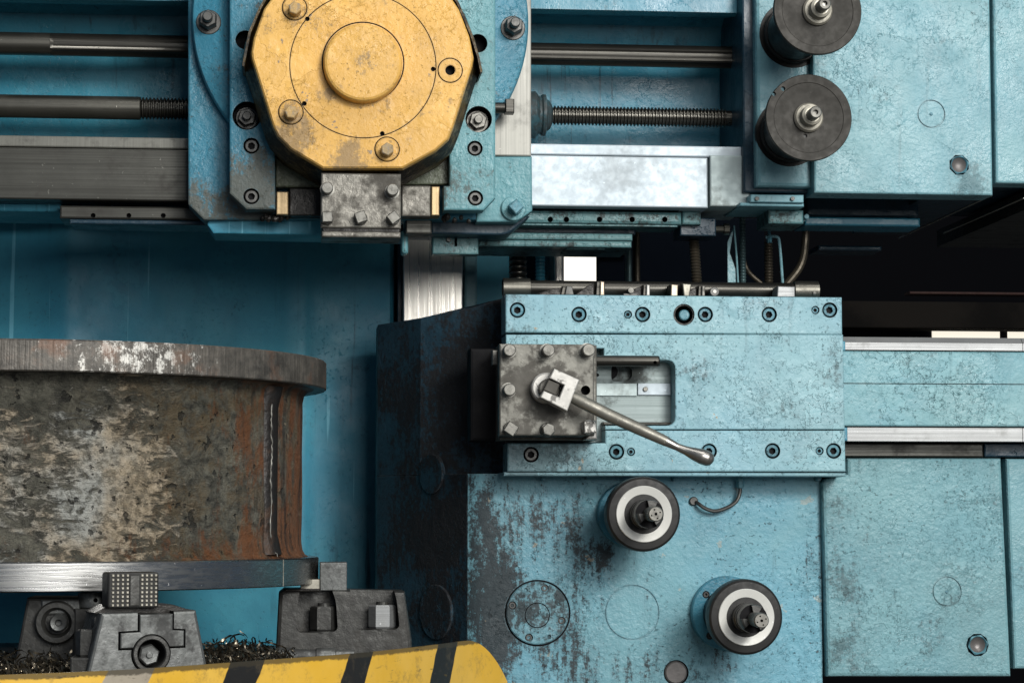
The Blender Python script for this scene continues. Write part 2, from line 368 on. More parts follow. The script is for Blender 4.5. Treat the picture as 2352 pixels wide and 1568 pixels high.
M['machined'] = metal('freshly_turned_steel', (.46, .46, .45), (.30, .30, .29), .28, 1., .12, streak='x', sstr=.9, seed=40, bump=.3)
M['tip'] = metal('carbide_tip', (.55, .46, .36), (.34, .27, .2), .4, .5, .4, streak='n', seed=42, nscale=50)
M['hose'] = metal('ribbed_metal_hose', (.085, .072, .052), (.045, .038, .027), .42, .6, .5, streak='n', seed=43)
M['hose_green'] = metal('ribbed_green_hose', (.07, .12, .125), (.04, .075, .08), .4, .4, .4, streak='n', seed=45)
M['chip'] = metal('oily_swarf', (.22, .19, .14), (.06, .053, .043), .30, .95, .4, streak='n', seed=47)
M['table'] = metal('oily_table_iron', (.05, .05, .048), (.03, .03, .03), .45, .5, .5, streak='n', lump=1, seed=49)
t = NT('dark_hall_wall'); M['hall'] = t.out((.007, .0072, .0085), 1., 0, None, 0.)
t = NT('dark_cabinet_sheet'); M['cabinet'] = t.out((.008, .013, .022), .8, 0, None, .1)
t = NT('brown_hall_partition'); M['hall_brown'] = t.out(t.mix(t.sm(t.noise(2, 5), .4, .6), (.022, .019, .016), (.012, .011, .010)), .9, 0, None, .05)
M['hall_rail'] = plain('dark_red_hall_beam', (.05, .022, .016), .7)
M['floor'] = plain('workshop_concrete', (.10, .10, .095), .8)
M['window'] = emit('bright_hall_window', (1, .92, .76), .95)
M['slate'] = plain('grey_plug', (.16, .15, .145), .4, .3)

def drum_mat():
    t = NT('rusty_cast_drum_skin')
    x = t.axis(0); z = t.axis(2)
    zt, zb = P(90, 850, -.65).z, P(90, 1290, -.65).z
    rx = t.add(x, t.mul(t.ma('SUBTRACT', t.noise(5, 5, .6), .5), .30))
    fine = t.noise(34, 9, .78, None, .5)
    col = t.mix(t.sm(fine, .34, .66), (.036, .035, .028), (.23, .222, .175))
    col = t.mix(t.sm(t.noise(4, 4, .6), .35, .65, 0, .5), col, (.06, .062, .05))
    # scraped pale patches, strongest left of the middle
    sv = t.noise(1, 9, .78, t.scale((26, 26, 62)), .5)
    area_ = t.mul(t.sm(t.dist(P(110, 1120, -.65), 1, 1.4), .02, .34, 1, 0), .15)
    area2 = t.mul(t.sm(t.dist(P(290, 1080, -.62), 2.2, .8), .02, .30, 1, 0), .14)
    pm = t.add(sv, t.mul(t.ma('SUBTRACT', t.noise(7, 6, .7), .5), .42), area_, area2)
    pale = t.mul(t.sm(pm, .58, .68), t.sm(t.noise(80, 5, .7), .36, .54, .35, 1))
    warm = t.sm(t.add(t.noise(8, 4, .6), t.mul(t.add(x, .55), .40)), .42, .68)
    col = t.mix(t.mul(pale, .9), col, t.mix(warm, (.60, .61, .56), (.64, .53, .38)))
    och = t.mul(t.sm(rx, -.46, -.16), t.sm(t.noise(17, 9, .8), .44, .60), .7)
    col = t.mix(och, col, (.13, .088, .040))
    foot = t.sm(z, zb, zb+.09, 1, 0)
    rust = t.sm(t.add(t.noise(1, 9, .78, t.scale((21, 21, 9))), t.mul(t.sm(rx, -.24, .0), .19), t.mul(foot, .10)), .59, .73)
    col = t.mix(t.mul(rust, .85), col, t.mix(t.noise(46, 5), (.26, .078, .017), (.12, .062, .028)))
    pit = t.sm(t.noise(48, 3, .5), .64, .68)
    col = t.mix(t.mul(pit, .75), col, (.02, .02, .018))
    dk = t.sm(t.noise(1, 6, .7, t.scale((26, 26, 3.0))), .52, .64)
    col = t.mix(t.mul(dk, t.sm(rx, -.28, -.05), .75), col, (.018, .015, .013))
    h = t.add(t.mul(sv, 1.5), t.mul(fine, 1.6), t.mul(pit, -1.4), t.mul(t.noise(100, 4), .7), t.mul(pale, .5))
    return t.out(col, t.sm(fine, .3, .7, .55, .38), .2, t.bump(h, 1., .009))
M['drum'] = drum_mat()
def flange_mat():
    t = NT('sawn_cast_flange_skin')
    col = t.mix(t.sm(t.noise(16, 9, .75), .36, .64), (.060, .056, .048), (.15, .135, .115))
    st = t.noise(1, 3, .6, t.scale((190, 190, 6)))
    col = t.mix(t.sm(st, .35, .65, 0, .45), col, (.045, .042, .038))
    c0 = P(300, 810, -.62)
    w = t.sm(t.add(t.noise(1, 10, .85, t.scale((55, 55, 40))), t.mul(t.sm(t.dist(c0, 1, 1.6), .0, .20, 1, 0), .15)), .63, .67)
    col = t.mix(w, col, (.52, .51, .47))
    r = t.sm(t.add(t.noise(8, 6, .65), t.mul(t.sm(t.axis(0), -.35, .02), .06)), .57, .68)
    col = t.mix(t.mul(r, .6), col, (.13, .06, .032))
    d = t.sm(t.noise(6, 8, .7, t.scale((1, 1, 1), (4, 4, 4))), .54, .66)
    col = t.mix(t.mul(d, .75), col, (.026, .024, .022))
    return t.out(col, .5, .35, t.bump(t.add(t.mul(st, .8), t.noise(40, 6, .7)), .5, .004))
M['flange'] = flange_mat()

def guard_mat(stripes):
    t = NT('hazard_striped_guard_paint')
    uvn = t.t.nodes.new('ShaderNodeUVMap'); uvn.uv_map = 'uv'
    sp = t.t.nodes.new('ShaderNodeSeparateXYZ'); t.t.links.new(uvn.outputs[0], sp.inputs[0])
    s = t.ma('ADD', sp.outputs[0], t.mul(t.ma('SUBTRACT', t.noise(22, 4), .5), .012))
    col = t.mix(t.sm(t.noise(7, 5), .35, .65), (.62, .365, .038), (.66, .41, .07))
    blk = 0.
    for a, b, k, c in stripes:
        m = t.mul(t.sm(s, a, a+.003), t.sm(s, b, b+.003, 1, 0))
        wear = t.sm(t.noise(40, 7, .75), .66, .72, 1, .35)
        col = t.mix(t.mul(m, wear, k), col, c)
    sv = t.noise(1, 5, .7, t.scale((14, 14, 150)))
    scr = t.mul(t.sm(sv, .63, .67), t.sm(t.noise(6, 3), .42, .56))
    sv2 = t.mul(t.sm(t.noise(1, 5, .7, t.scale((160, 160, 18))), .68, .71), t.sm(t.noise(5, 3), .48, .6))
    col = t.mix(t.mul(t.ma('MAXIMUM', scr, sv2), .8), col, (.05, .04, .025))
    ed = t.sm(t.add(sp.outputs[1], t.mul(t.noise(60, 5, .7), .012)), -.004, .0, 0, 1)
    col = t.mix(t.mul(ed, .8), col, (.04, .035, .025))
    gm = t.sm(t.noise(16, 10, .8), .52, .68)
    col = t.mix(t.mul(gm, .5), col, (.10, .08, .05))
    return t.out(col, .45, 0, t.bump(t.add(t.noise(50, 5), scr), .25, .002), .18)

# ------------------------------------------------------------------ fasteners
HY = lambda r, y, x, z, n, rot=0: [(a, y, c) for a, c in ngon(x, z, r, n, rot)]
def hexring(x, z, r, y, rot=0, n=24):
    out = []
    for j in range(n):
        a = 2*PI*j/n
        k = ((a-rot) % (PI/3))-PI/6
        q = r*math.cos(PI/6)/math.cos(k)
        out.append((x+q*math.cos(a), y, z+q*math.sin(a)))
    return out
def circ(x, z, r, y, n=24): return [(x+r*math.cos(2*PI*j/n), y, z+r*math.sin(2*PI*j/n)) for j in range(n)]
def socket_bolt(par, u, v, rpx, Y, mat, cutter=None, depth=.014, name='socket_bolt', gap=.80):
    p = P(u, v, Y); r = rpx*sc(Y); h = r*gap; rot = random.random()
    y = Y+.003
    if cutter is not None: cutter.lathe_y(p.x, p.z, [(r, Y-.01), (r, Y+depth)], 32)
    m = MB()
    m.loft([circ(p.x, p.z, h, Y+depth), circ(p.x, p.z, h, y+.12*h), circ(p.x, p.z, h*.9, y),
            hexring(p.x, p.z, h*.60, y, rot), hexring(p.x, p.z, h*.58, y+.7*h, rot)])
    o = m.build(name, mat, par); o.data.materials.append(M['hole'])
    c = sum((Vector(q) for q in m.v), Vector())/len(m.v)
    for f in o.data.polygons:
        w = f.center+c
        if math.hypot(w.x-p.x, w.z-p.z) < h*.585 and w.y > y+.0005 and w.y < Y+depth-.0005 or (len(f.vertices) > 4 and w.y < Y+depth-.0005): f.material_index = 1
    return o
def round_head(par, u, v, rpx, Y0, Y1, mat, name='clamp_screw', collar=True, sides=24):
    p = P(u, v, Y0); r = rpx*sc(Y0)
    m = MB()
    m.lathe_y(p.x, p.z, [(r*.30, Y0-.0004), (r*.32, Y0), (r*.86, Y0), (r, Y0+.15*r), (r, Y0+.5*(Y1-Y0)), (r*.93, Y0+.52*(Y1-Y0)), (r*.93, Y1-.25*r)] + ([(r*1.25, Y1-.22*r), (r*1.25, Y1)] if collar else [(r, Y1)]), sides)
    return m.build(name, mat, par)
def square_head(par, u, v, spx, Y0, Y1, mat, rot=0., name='clamp_screw', n=4, collar=1.25):
    p = P(u, v, Y0); s = spx*sc(Y0)/(2*math.cos(PI/n)); ro = math.radians(rot)+PI/n
    m = MB(); mid = Y0+.62*(Y1-Y0)
    m.loft([HY(s*.86, Y0, p.x, p.z, n, ro), HY(s, Y0+.12*s, p.x, p.z, n, ro), HY(s, mid, p.x, p.z, n, ro)])
    r = s*math.cos(PI/n)*collar
    m.lathe_y(p.x, p.z, [(r*.9, mid-.001), (r, mid+.002), (r, Y1)], 24)
    return m.build(name, mat, par)
def disc(par, u, v, rpx, Y0, Y1, mat, name, bev=.0015, n=48, prof=None):
    p = P(u, v, Y0); r = rpx*sc(Y0)
    m = MB(); m.lathe_y(p.x, p.z, prof(r) if prof else [(r-bev, Y0), (r, Y0+bev), (r, Y1)], n)
    return m.build(name, mat, par)
def ring(par, u, v, r0, r1, Y0, Y1, mat, name, n=48):
    p = P(u, v, Y0); a, b = r0*sc(Y0), r1*sc(Y0)
    m = MB(); m.loft([circ(p.x, p.z, a, Y1, n), circ(p.x, p.z, a, Y0, n), circ(p.x, p.z, b, Y0, n), circ(p.x, p.z, b, Y1, n)], False, False)
    return m.build(name, mat, par)
def bx(par, name, mat, u0, v0, u1, v1, Y0, Y1, bev=.003):
    return MB().prism(rect(u0, v0, u1, v1, Y0), Y0, Y1, bev).build(name, mat, par)
def pl(par, name, mat, l, Y0, Y1, bev=.003, rnd=None, which=None):
    q = pts(l, Y0)
    if rnd: q = roundpoly(q, rnd, which)
    return MB().prism(q, Y0, Y1, bev).build(name, mat, par)
def groove(o, u, v, rpx, w, Y, depth=.003, n=48, mat='hole'):
    """turn a thin ring groove into a face"""
    p = P(u, v, Y); r = rpx*sc(Y); k = w*sc(Y)/2
    c = MB(); b = 0
    c.loft([circ(p.x, p.z, r-k, Y-.01, n), circ(p.x, p.z, r-k, Y+depth, n), circ(p.x, p.z, r+k, Y+depth, n), circ(p.x, p.z, r+k, Y-.01, n), circ(p.x, p.z, r-k, Y-.01, n)], False, False)
    bm = bmesh.new(); me = bpy.data.meshes.new('g'); me.from_pydata(c.v, [], c.f); bm.from_mesh(me)
    bmesh.ops.remove_doubles(bm, verts=bm.verts, dist=1e-6)
    c.v = [tuple(q.co) for q in bm.verts]; c.f = [tuple(q.index for q in f.verts) for f in bm.faces]; bm.free()
    cut(o, c, mat)
def rod_path(l, Y): return [P(u, v, y if y is not None else Y) for u, v, y in l]
def smooth_path(p, k=6):
    p = [Vector(q) for q in p]; out = []
    for i in range(len(p)-1):
        a, b, c, d = p[max(i-1, 0)], p[i], p[i+1], p[min(i+2, len(p)-1)]
        for j in range(k):
            t = j/k
            out.append(.5*((2*b)+(c-a)*t+(2*a-5*b+4*c-d)*t*t+(3*b-a-3*c+d)*t**3))
    out.append(p[-1]); return out

ZF = -1.30                                     # workshop floor
# ------------------------------------------------------------------ setting
o = MB().loft([[(-9, -14, ZF-.1), (14, -14, ZF-.1), (14, 11, ZF-.1), (-9, 11, ZF-.1)], [(-9, -14, ZF), (14, -14, ZF), (14, 11, ZF), (-9, 11, ZF)]]).build('floor', M['floor'], None, 0)
struct(o)
YW = 9.0
wall = MB().box(-9, 14, YW, YW+.3, ZF, 6, 0).build('hall_wall', M['hall'], None, 0); struct(wall)
for (u0, v0, u1, v1) in ((2143, 754, 2297, 800), (2317, 755, 2475, 800), (2495, 756, 2655, 800), (1255, 574, 1374, 700)):
    bx(wall, 'window', M['window'], u0, v0, u1, v1, YW-.03, YW-.005, .004)
o = bx(None, 'hall_beam', M['hall_rail'], 2090, 670, 2600, 676, 6.0, 6.1, .005); struct(o)
o = bx(None, 'hall_partition', M['hall_brown'], 1500, 690, 2700, 752, 8.6, 8.8, .01); struct(o)

# ------------------------------------------------------------------ rotary table and base
DX, DY = -.505, -.08
TZ = -.275
t = thing('rotary_table', 'oily dark round machine table under the flanged drum', 'machine table', (DX, DY, ZF))
MB().lathe_z(DX, DY, [(.70, TZ-.16), (.725, TZ-.15), (.725, TZ-.01), (.715, TZ)], 72).build('table_top', M['table'], t)
MB().lathe_z(DX, DY, [(.70, ZF), (.70, TZ-.165)], 48).build('pedestal', M['navy'], t)

# ------------------------------------------------------------------ column
t = thing('machine_column', 'deep blue painted machine column standing behind the rusty drum', 'machine column', (-.3, .8, ZF))
CY = .68
x = lambda u, Y: P(u, 900, Y).x
def colpoint(u, Y): return (x(u, CY), Y)
# plan outline of the front with soft vertical ridges
prof = [(-700, .74), (-260, .74), (-120, .70), (60, .686), (110, .676), (140, .668), (160, .668), (190, .676), (260, .68), (500, .682), (650, .680), (690, .674), (706, .680), (730, .690), (830, .69), (895, .69), (903, .705), (908, .74)]
m = MB(); m.plan([colpoint(u, y) for u, y in prof]+[(x(908, CY), 1.2), (x(-700, CY), 1.2)], ZF, 1.5)
m.build('column_wall', M['blue'], t, 50)
MB().box(x(909, .75), x(1170, .75), .75, 1.2, ZF, 1.5, .004).build('column_side', M['blue'], t)
o = bx(t, 'column_way', M['way_col'], 925, 420, 1063, 1500, .66, .748, .003)
bx(t, 'way_edge', M['navy'], 912, 420, 923, 1500, .69, .748, .002)
bx(t, 'painted_strip', M['teal'], 1066, 420, 1096, 1500, .70, .749, .006)
o = bx(t, 'outer_way', M['way_col'], 1273, 520, 1296, 760, .70, 1.1, .006)
bx(t, 'back_rib', M['navy'], 1171, 400, 1272, 1100, 1.02, 1.19, .004)
# lift screw and neighbours between column and hall
def screw_z(name, u, v0, v1, rpx, Y, pitch_px, mat, lean=0, parent=None, depth=.18):
    p0, p1 = P(u, v0, Y), P(u+lean, v1, Y); r = rpx*sc(Y); pit = pitch_px*sc(Y)
    n = int((p0.z-p1.z)/pit); m = MB(); rings = []
    for i in range(n*4+1):
        a = i/4; k = (r, r*(1-depth*.4), r*(1-depth), r*(1-depth*.4))[i % 4]
        f = a/n; c = p0.lerp(p1, f)
        rings.append([(c.x+k*math.cos(2*PI*j/18), c.y+k*math.sin(2*PI*j/18), c.z) for j in range(18)])
    m.loft(rings); return m.build(name, mat, parent, 60)
o = screw_z('lift_screw', 1190, 480, 760, 22, .40, 13, M['screw']); tag(o, 'thick dark threaded lift screw standing upright beside the bright column way', 'screw')
o = screw_z('ribbed_sleeve', 1241, 480, 760, 12, .45, 8, M['blue_rail']); tag(o, 'thin blue ribbed sleeve upright next to the thick lift screw', 'sleeve')

# ------------------------------------------------------------------ crossrail
t = thing('crossrail', 'blue horizontal crossrail with machined lower way above the drum', 'crossrail', (.3, .3, .5))
xa, xb = x(-420, .1), x(1718, .1)
zp = lambda v, Y, u=800: P(u, v, Y).z
# the web: a profile in yz pushed along x
pr = [(.10, 1.5), (.10, zp(11, .10)), (.115, zp(16, .10)), (.24, zp(24, .24)), (.275, zp(45, .27)), (.285, zp(90, .28)), (.30, zp(150, .3)), (.30, zp(340, .3)), (.50, zp(345, .3)), (.50, zp(430, .3)), (.66, zp(430, .3)), (.66, 1.5)]
m = MB(); m.loft([[(xa, a, b) for a, b in pr], [(xb, a, b) for a, b in pr]]); m.build('rail_web', M['blue_rail'], t, 45)
xe = x(1630, .06)
def railbar(name, v0, v1, Y0, Y1, mat, xl, xr, bev=.003):
    z1, z0 = zp(v0, Y0), zp(v1, Y0)
    return MB().box(xl, xr, Y0, Y1, z0, z1, bev).build(name, mat, t)
xm = x(800, .06)
railbar('way_face', 350, 467, .06, .28, M['way'], xm, xe-.001)
railbar('way_face', 350, 467, .06, .28, M['way_dark'], xa, xm-.001)  # same bar as the bright half, coloured dark for what it reflects
railbar('way_strip', 323, 348.5, .068, .27, M['way'], xm, x(1716, .06))
railbar('way_strip', 323, 348.5, .068, .27, M['strip'], xa, xm-.001)
bx(t, 'end_block', M['end_bare'], 1631, 357, 1722, 474, .063, .28, .003)
bx(t, 'way_underside', M['navy'], -420, 455, 1560, 474, .10, .30, .003)
# left lower ledge and holed keeper strip
bx(t, 'blue_ledge', M['blue'], -420, 462, 140, 486, .13, .32, .004)
o = bx(t, 'keeper_strip', M['way_dark'], 137, 474, 520, 504, .085, .2, .004)
c = MB()
for u in (214, 296, 375):
    p = P(u, 495, .085); c.lathe_y(p.x, p.z, [(.005, .07), (.005, .10)], 16)
cut(o, c)
bx(t, 'keeper_lip', M['navy'], 160, 505, 520, 516, .09, .2, .003)
# right holed keeper strip
o = bx(t, 'keeper_strip', M['guide'], 1150, 484, 1566, 514, .10, .2, .007)
c = MB()
for u in (1264, 1301, 1377, 1452, 1527):
    p = P(u, 504, .10); c.lathe_y(p.x, p.z, [(.0058, .08), (.0058, .14)], 16)
cut(o, c)
bx(t, 'keeper_edge', M['guide'], 1150, 515, 1556, 519, .105, .2, .001)
bx(t, 'keeper_block', M['guide'], 1567, 484, 1610, 516, .11, .2, .004)
bx(t, 'hose_block', M['navy'], 1562, 500, 1645, 542, .13, .22, .003)
p, q = P(1640, 526, .17), P(1674, 526, .17)
MB().lathe_x(p.y, p.z, [(.008, p.x), (.008, q.x-.012), (.012, q.x-.011), (.012, q.x)], 12).build('pipe_stub', M['rod'], t)
# lower guide rail in two layers
bx(t, 'lower_guide', M['guide'], 1098, 535, 1453, 551, .13, .3, .004)
bx(t, 'lower_guide', M['guide'], 1098, 552, 1451, 567, .122, .3, .004)
bx(t, 'guide_shim', M['guide'], 1300, 567, 1390, 573, .14, .25, .002)
bx(t, 'guide_shadow_bar', M['navy'], 930, 520, 1460, 536, .16, .3, .003)
o = bx(t, 'stop_plate', M['guide'], 993, 538, 1099, 584, .08, .12, .003)
c = MB(); q = rect(1044, 546, 1050, 566, .08); c.prism(q, .06, .11, 0); cut(o, c)
for u, v, r in ((1031, 550, 5), (1009, 541, 4), (1076, 543, 4)): round_head(t, u, v, r, .07, .081, M['bolt_dark'], 'stop_screw')
# round-bottomed hook at the end of the guide
q = roundpoly(pts([(922, 528), (938, 528), (938, 583), (922, 583)], .03), .012)
MB().prism(q, .03, .07, .008).build('stop_hook', M['teal_saddle'], t)
bx(t, 'hook_arm', M['blue'], 780, 543, 930, 552, .06, .12, .003)
# right side nameless plates
o = bx(t, 'screw_plate', M['teal_ram'], 1724, 447, 1846, 465, .02, .06, .002)
for u in (1739, 1821): round_head(t, u, 456, 5, .014, .021, M['bolt_dark'], 'plate_screw', False)
bx(t, 'plate_ledge', M['teal_ram'], 1700, 466, 1847, 474, .03, .2, .003)
bx(t, 'rough_block', M['guide'], 1765, 482, 1846, 514, .08, .2, .004)
round_head(t, 1853, 497, 6, .1, .14, M['bolt_teal'], 'block_bolt')
bx(t, 'long_bar', M['blue_rail'], 1848, 499, 2114, 519, .20, .3, .004)
bx(t, 'bar_carrier', M['navy'], 1852, 448, 2110, 498, .24, .45, .004)
bx(t, 'low_bar', M['navy'], 1880, 564, 2026, 575, .45, .55, .004)

# shafts
def shaft(name, u0, u1, v, rpx, Y, label, cat, mat, prof_fn=None):
    pass
SY = .175
zc, r = P(200, 104, SY).z, 26*sc(SY)
t = thing('feed_shaft', 'smooth keyed dark steel feed shaft, upper of the two rods along the crossrail', 'shaft', (x(-420, SY), SY, zc))
x0, x1 = x(-420, SY), x(1700, SY)
m = MB(); n = 36; rings = []
for xx, kd in ((x0, 0), (x(105, SY), 0), (x(112, SY), 1), (x1, 1)):
    rg = []
    for j in range(n):
        a = 2*PI*j/n; k = r
        if kd and j in (17, 18, 19, 20): k = r*.86          # long keyways
        if kd and j in (23, 24, 25): k = r*.90
        rg.append((xx, SY+k*math.cos(a), zc+k*math.sin(a)))
    rings.append(rg)
m.loft(rings); m.build('shaft_body', M['rod_dark'], t, 25)
MB().lathe_x(SY, zc, [(r*1.01, x0-.001), (r*1.01, x(104, SY))]).build('smooth_journal', M['rod'], t)
zc2, r2 = P(200, 247, SY).z, 26.5*sc(SY)
t = thing('lead_screw', 'dark threaded lead screw, lower of the two rods along the crossrail', 'lead screw', (x(-420, SY), SY, zc2))
MB().lathe_x(SY, zc2, [(r2, x0), (r2, x(314, SY)), (r2*.9, x(316, SY))]).build('plain_end', M['rod'], t)
prof = [(r2*.85, x(316, SY))]; xx = x(317, SY); xend = x(1672, SY); pit = 8.2*sc(SY)
rt = 22.5*sc(SY)
while xx < xend:
    rr = r2*.96 if xx < x(600, SY) else rt
    prof += [(rr*.80, xx), (rr, xx+pit*.30), (rr, xx+pit*.52), (rr*.80, xx+pit*.82)]; xx += pit
prof += [(rt*.8, xend), (rt*.8, x1)]
MB().lathe_x(SY, zc2, prof, 28).build('thread', M['screw'], t, 60)
xn = x(1222, SY)
MB().lathe_x(SY, zc2, [(.02, xn-.02), (.048, xn-.018), (.050, xn+.006), (.046, xn+.010), (.040, xn+.014), (.040, xn+.018), (.044, xn+.022), (.044, xn+.028), (.034, xn+.031), (.030, xn+.038), (.022, xn+.042)], 40).build('screw_nut', M['bolt_nut'], t)

# ------------------------------------------------------------------ saddle of the rail head
t = thing('rail_saddle', 'blue and teal saddle carriage bolted round the yellow turret on the crossrail', 'saddle', (.1, 0, .3))
SP = -.02
pl(t, 'saddle_plate', M['blue_saddle'], [(432, -420), (432, 469), (468, 505), (1094, 505), (1094, -420)], SP, .055, .004)
bx(t, 'bare_edge', M['bare'], 1096, -420, 1220, 358, SP+.002, .055, .003)
pl(t, 'lower_corner', M['teal_saddle'], [(1096, 359.5), (1222, 359.5), (1223, 484), (1186, 510), (1094, 510), (1094, 500)], SP-.002, .055, .004)
pl(t, 'under_block', M['blue'], [(478, 504), (476, 516), (490, 536), (745, 540), (745, 504)], .0, .12, .003)
pl(t, 'under_block', M['navy'], [(990, 504), (990, 537), (1150, 540), (1172, 535), (1218, 496)], .02, .12, .004)
# swivel disc
cx, cz = P(830, 45, -.05).x, P(830, 45, -.05).z
R = 391*sc(-.05)
sw = MB(); sw.lathe_y(cx, cz, [(R-.008, -.052), (R-.003, -.050), (R, -.044), (R, SP-.001)], 120)
sw.build('swivel_disc', M['blue_saddle'], t)
# the two guide plates
gl = pl(t, 'guide_plate', M['blue_saddle'], [(527, -420), (527, 444), (566, 481), (632, 481), (632, -420)], -.10, -.053, .004)
gr = pl(t, 'guide_plate', M['teal_saddle'], [(1032, -420), (1032, 427), (1019, 427), (1019, 483), (1111, 483), (1138, 455), (1138, -420)], -.10, -.053, .004)
cl, cr = MB(), MB()
for (u, v) in ((577.5, 335), (577.5, 451)): socket_bolt(t, u, v, 18.5, -.10, M['bolt_dark'], cl, .02)
for (u, v) in ((1091, 341), (1092, 455)): socket_bolt(t, u, v, 18, -.10, M['bolt_dark'], cr, .02)
for (u, v, rr, cc) in ((567, 266, 33, cl), (1099.5, 274, 31, cr), (563, 92, 22, cl), (1098, 100, 22, cr)):
    p = P(u, v, -.10); cc.lathe_y(p.x, p.z, [(rr*sc(-.1), -.12), (rr*sc(-.1), -.065)], 36)
cut(gl, cl); cut(gr, cr)
for (u, v, k) in ((567, 267, 1), (1099, 275, 1)):
    p = P(u, v, -.10); a = 20*sc(-.1)
    nb = MB()
    nb.lathe_y(p.x, p.z, [(a*1.25, -.0775), (a*1.25, -.066)], 32)
    nb.loft([HY(a*.95, -.094, p.x, p.z, 6, .3), HY(a*1.08, -.090, p.x, p.z, 6, .3), HY(a*1.08, -.077, p.x, p.z, 6, .3)])
    nb.lathe_y(p.x, p.z, [(a*.42, -.108), (a*.5, -.106), (a*.5, -.093)], 20)
    nb.build('stud_nut', M['bolt_dark'] if u < 800 else M['bolt'], t)
for (u, v, mt) in ((479, 51, 'bolt_dark'), (1178, 64.5, 'bolt_dark')):
    p = P(u, v, -.05); a = 21*sc(-.05)
    disc(t, u, v, 29, -.054, -.049, M['bolt_dark'], 'washer')
    nb = MB()
    nb.loft([HY(a*.9, -.085, p.x, p.z, 6, .5), HY(a*1.05, -.080, p.x, p.z, 6, .5), HY(a*1.05, -.053, p.x, p.z, 6, .5)])
    nb.lathe_y(p.x, p.z, [(a*.45, -.107), (a*.55, -.104), (a*.55, -.084)], 20)
    nb.build('stud_nut', M['bolt_dark'], t)
disc(t, 1180, 478, 29, -.030, SP, M['teal_saddle'], 'washer')
square_head(t, 1186, 474, 26, -.062, -.029, M['bolt_teal'], 42, 'saddle_bolt')
# square-ended adjusting shaft
p, q = P(1139, 248, -.07), P(1180, 246, -.07)
MB().box(q.x-.018, q.x, -.084, -.056, q.z-.014, q.z+.014, .002).build('adjusting_shaft', M['rod_dark'], t)
MB().lathe_x(-.07, p.z, [(.011, p.x-.01), (.011, q.x-.019)], 20).build('shaft_neck', M['rod_dark'], t)
# dirty castings, wedges and grease below the turret
pl(t, 'slide_casting', M['greenish'], [(633, 340), (633, 430), (738, 430), (738, 340)], -.068, -.053, .003)
pl(t, 'slide_casting', M['greenish'], [(922, 340), (1031, 340), (1031, 424), (922, 424)], -.068, -.053, .003)
bx(t, 'slide_block', M['grease'], 664, 431, 738, 496, -.058, -.021, .003)
bx(t, 'wedge', M['brass'], 635, 440, 662, 493, -.072, -.021, .002)
bx(t, 'slide_block', M['iron'], 922, 426, 989, 497, -.066, -.021, .003)
bx(t, 'wedge', M['brass'], 991, 428, 1010, 495, -.070, -.021, .002)
bx(t, 'slide_foot', M['way_dark'], 932, 499, 992, 537, -.01, .05, .003)
m = MB()
for i in range(26):
    u = 600+random.random()*68 if i < 18 else 1015+random.random()*75
    p = P(u, 496+random.random()*(10 if i < 18 else 14), -.055+random.random()*.02)
    rr = .003+random.random()*.005
    m.lathe_z(p.x, p.y, [(rr*.4, p.z-rr), (rr, p.z-rr*.3), (rr*.8, p.z+rr*.6), (rr*.3, p.z+rr)], 7)
struct(m.build('grease_clots', M['grease'], t), 'stuff')

# ------------------------------------------------------------------ yellow turret
t = thing('turret_head', 'chipped yellow faceted turret head with round centre cap', 'turret', tuple(P(834, 150, -.22)))
TY = -.22
front = [(742, 386), (925, 386), (1000, 345), (1029, 319), (1040, 292), (1084, 150), (1087, 131), (1077, 82), (1054, 22), (1010, -45), (920, -98), (745, -98), (655, -45), (608, 19), (584, 86), (578, 120), (580, 136), (628, 290), (638, 311), (668, 342)]
fp = ccw(pts(front, TY))
fc = P(834, 145, TY)
mid = [(fc.x+(a-fc.x)*1.012, fc.z+(b-fc.z)*1.010) for a, b in fp]
bk = [(fc.x+(a-fc.x)*1.09, fc.z+(b-fc.z)*1.06) for a, b in fp]
face = MB().loft([[(a, TY, b) for a, b in inset(fp, .003)], [(a, TY+.0035, b) for a, b in fp], [(a, TY+.018, b) for a, b in mid]]).build('turret_cover', M['yellow'], t, 30)
f2 = lambda q, y: [(a, y, b) for a, b in q]
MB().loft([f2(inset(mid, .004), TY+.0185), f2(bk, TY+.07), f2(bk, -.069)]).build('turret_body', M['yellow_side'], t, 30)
groove(face, 834, 151, 169.5, 2.2, TY, .004, 96)
for (u, v) in ((676.5, 19), (668, 258), (889, 343), (1034, 162)): groove(face, u, v, 28.5, 2.4, TY, .003)
groove(face, 834, 144, 94.5, 3.0, TY, .002, 80)
cc = MB()
for (u, v, rr, d) in ((1034, 162, 11.5, .016), (706, 44, 5.5, .010), (699, 238, 5.5, .010), (878, 307, 5.5, .010), (995, 159, 5.5, .010)):
    p = P(u, v, TY); cc.lathe_y(p.x, p.z, [(rr*sc(TY), TY-.01), (rr*sc(TY), TY+d)], 20)
cut(face, cc)
disc(t, 834, 143, 91, TY-.030, TY+.001, M['yellow'], 'centre_cap', prof=lambda r: [(r-.006, TY-.031), (r-.002, TY-.029), (r, TY-.025), (r*1.01, TY-.002), (r*1.01, TY+.002)], n=80)
for (u, v, rot) in ((676.5, 19, 10), (668, 258, 25), (889, 343, 5)):
    disc(t, u, v, 27, TY-.002, TY+.001, M['yellow'], 'washer')
    square_head(t, u+1, v-1, 27, TY-.030, TY-.0015, M['bolt_yellow'], rot, 'hex_bolt', 6, 1.12)
ring(t, 1034, 162, 13, 27, TY-.002, TY+.001, M['yellow'], 'washer')
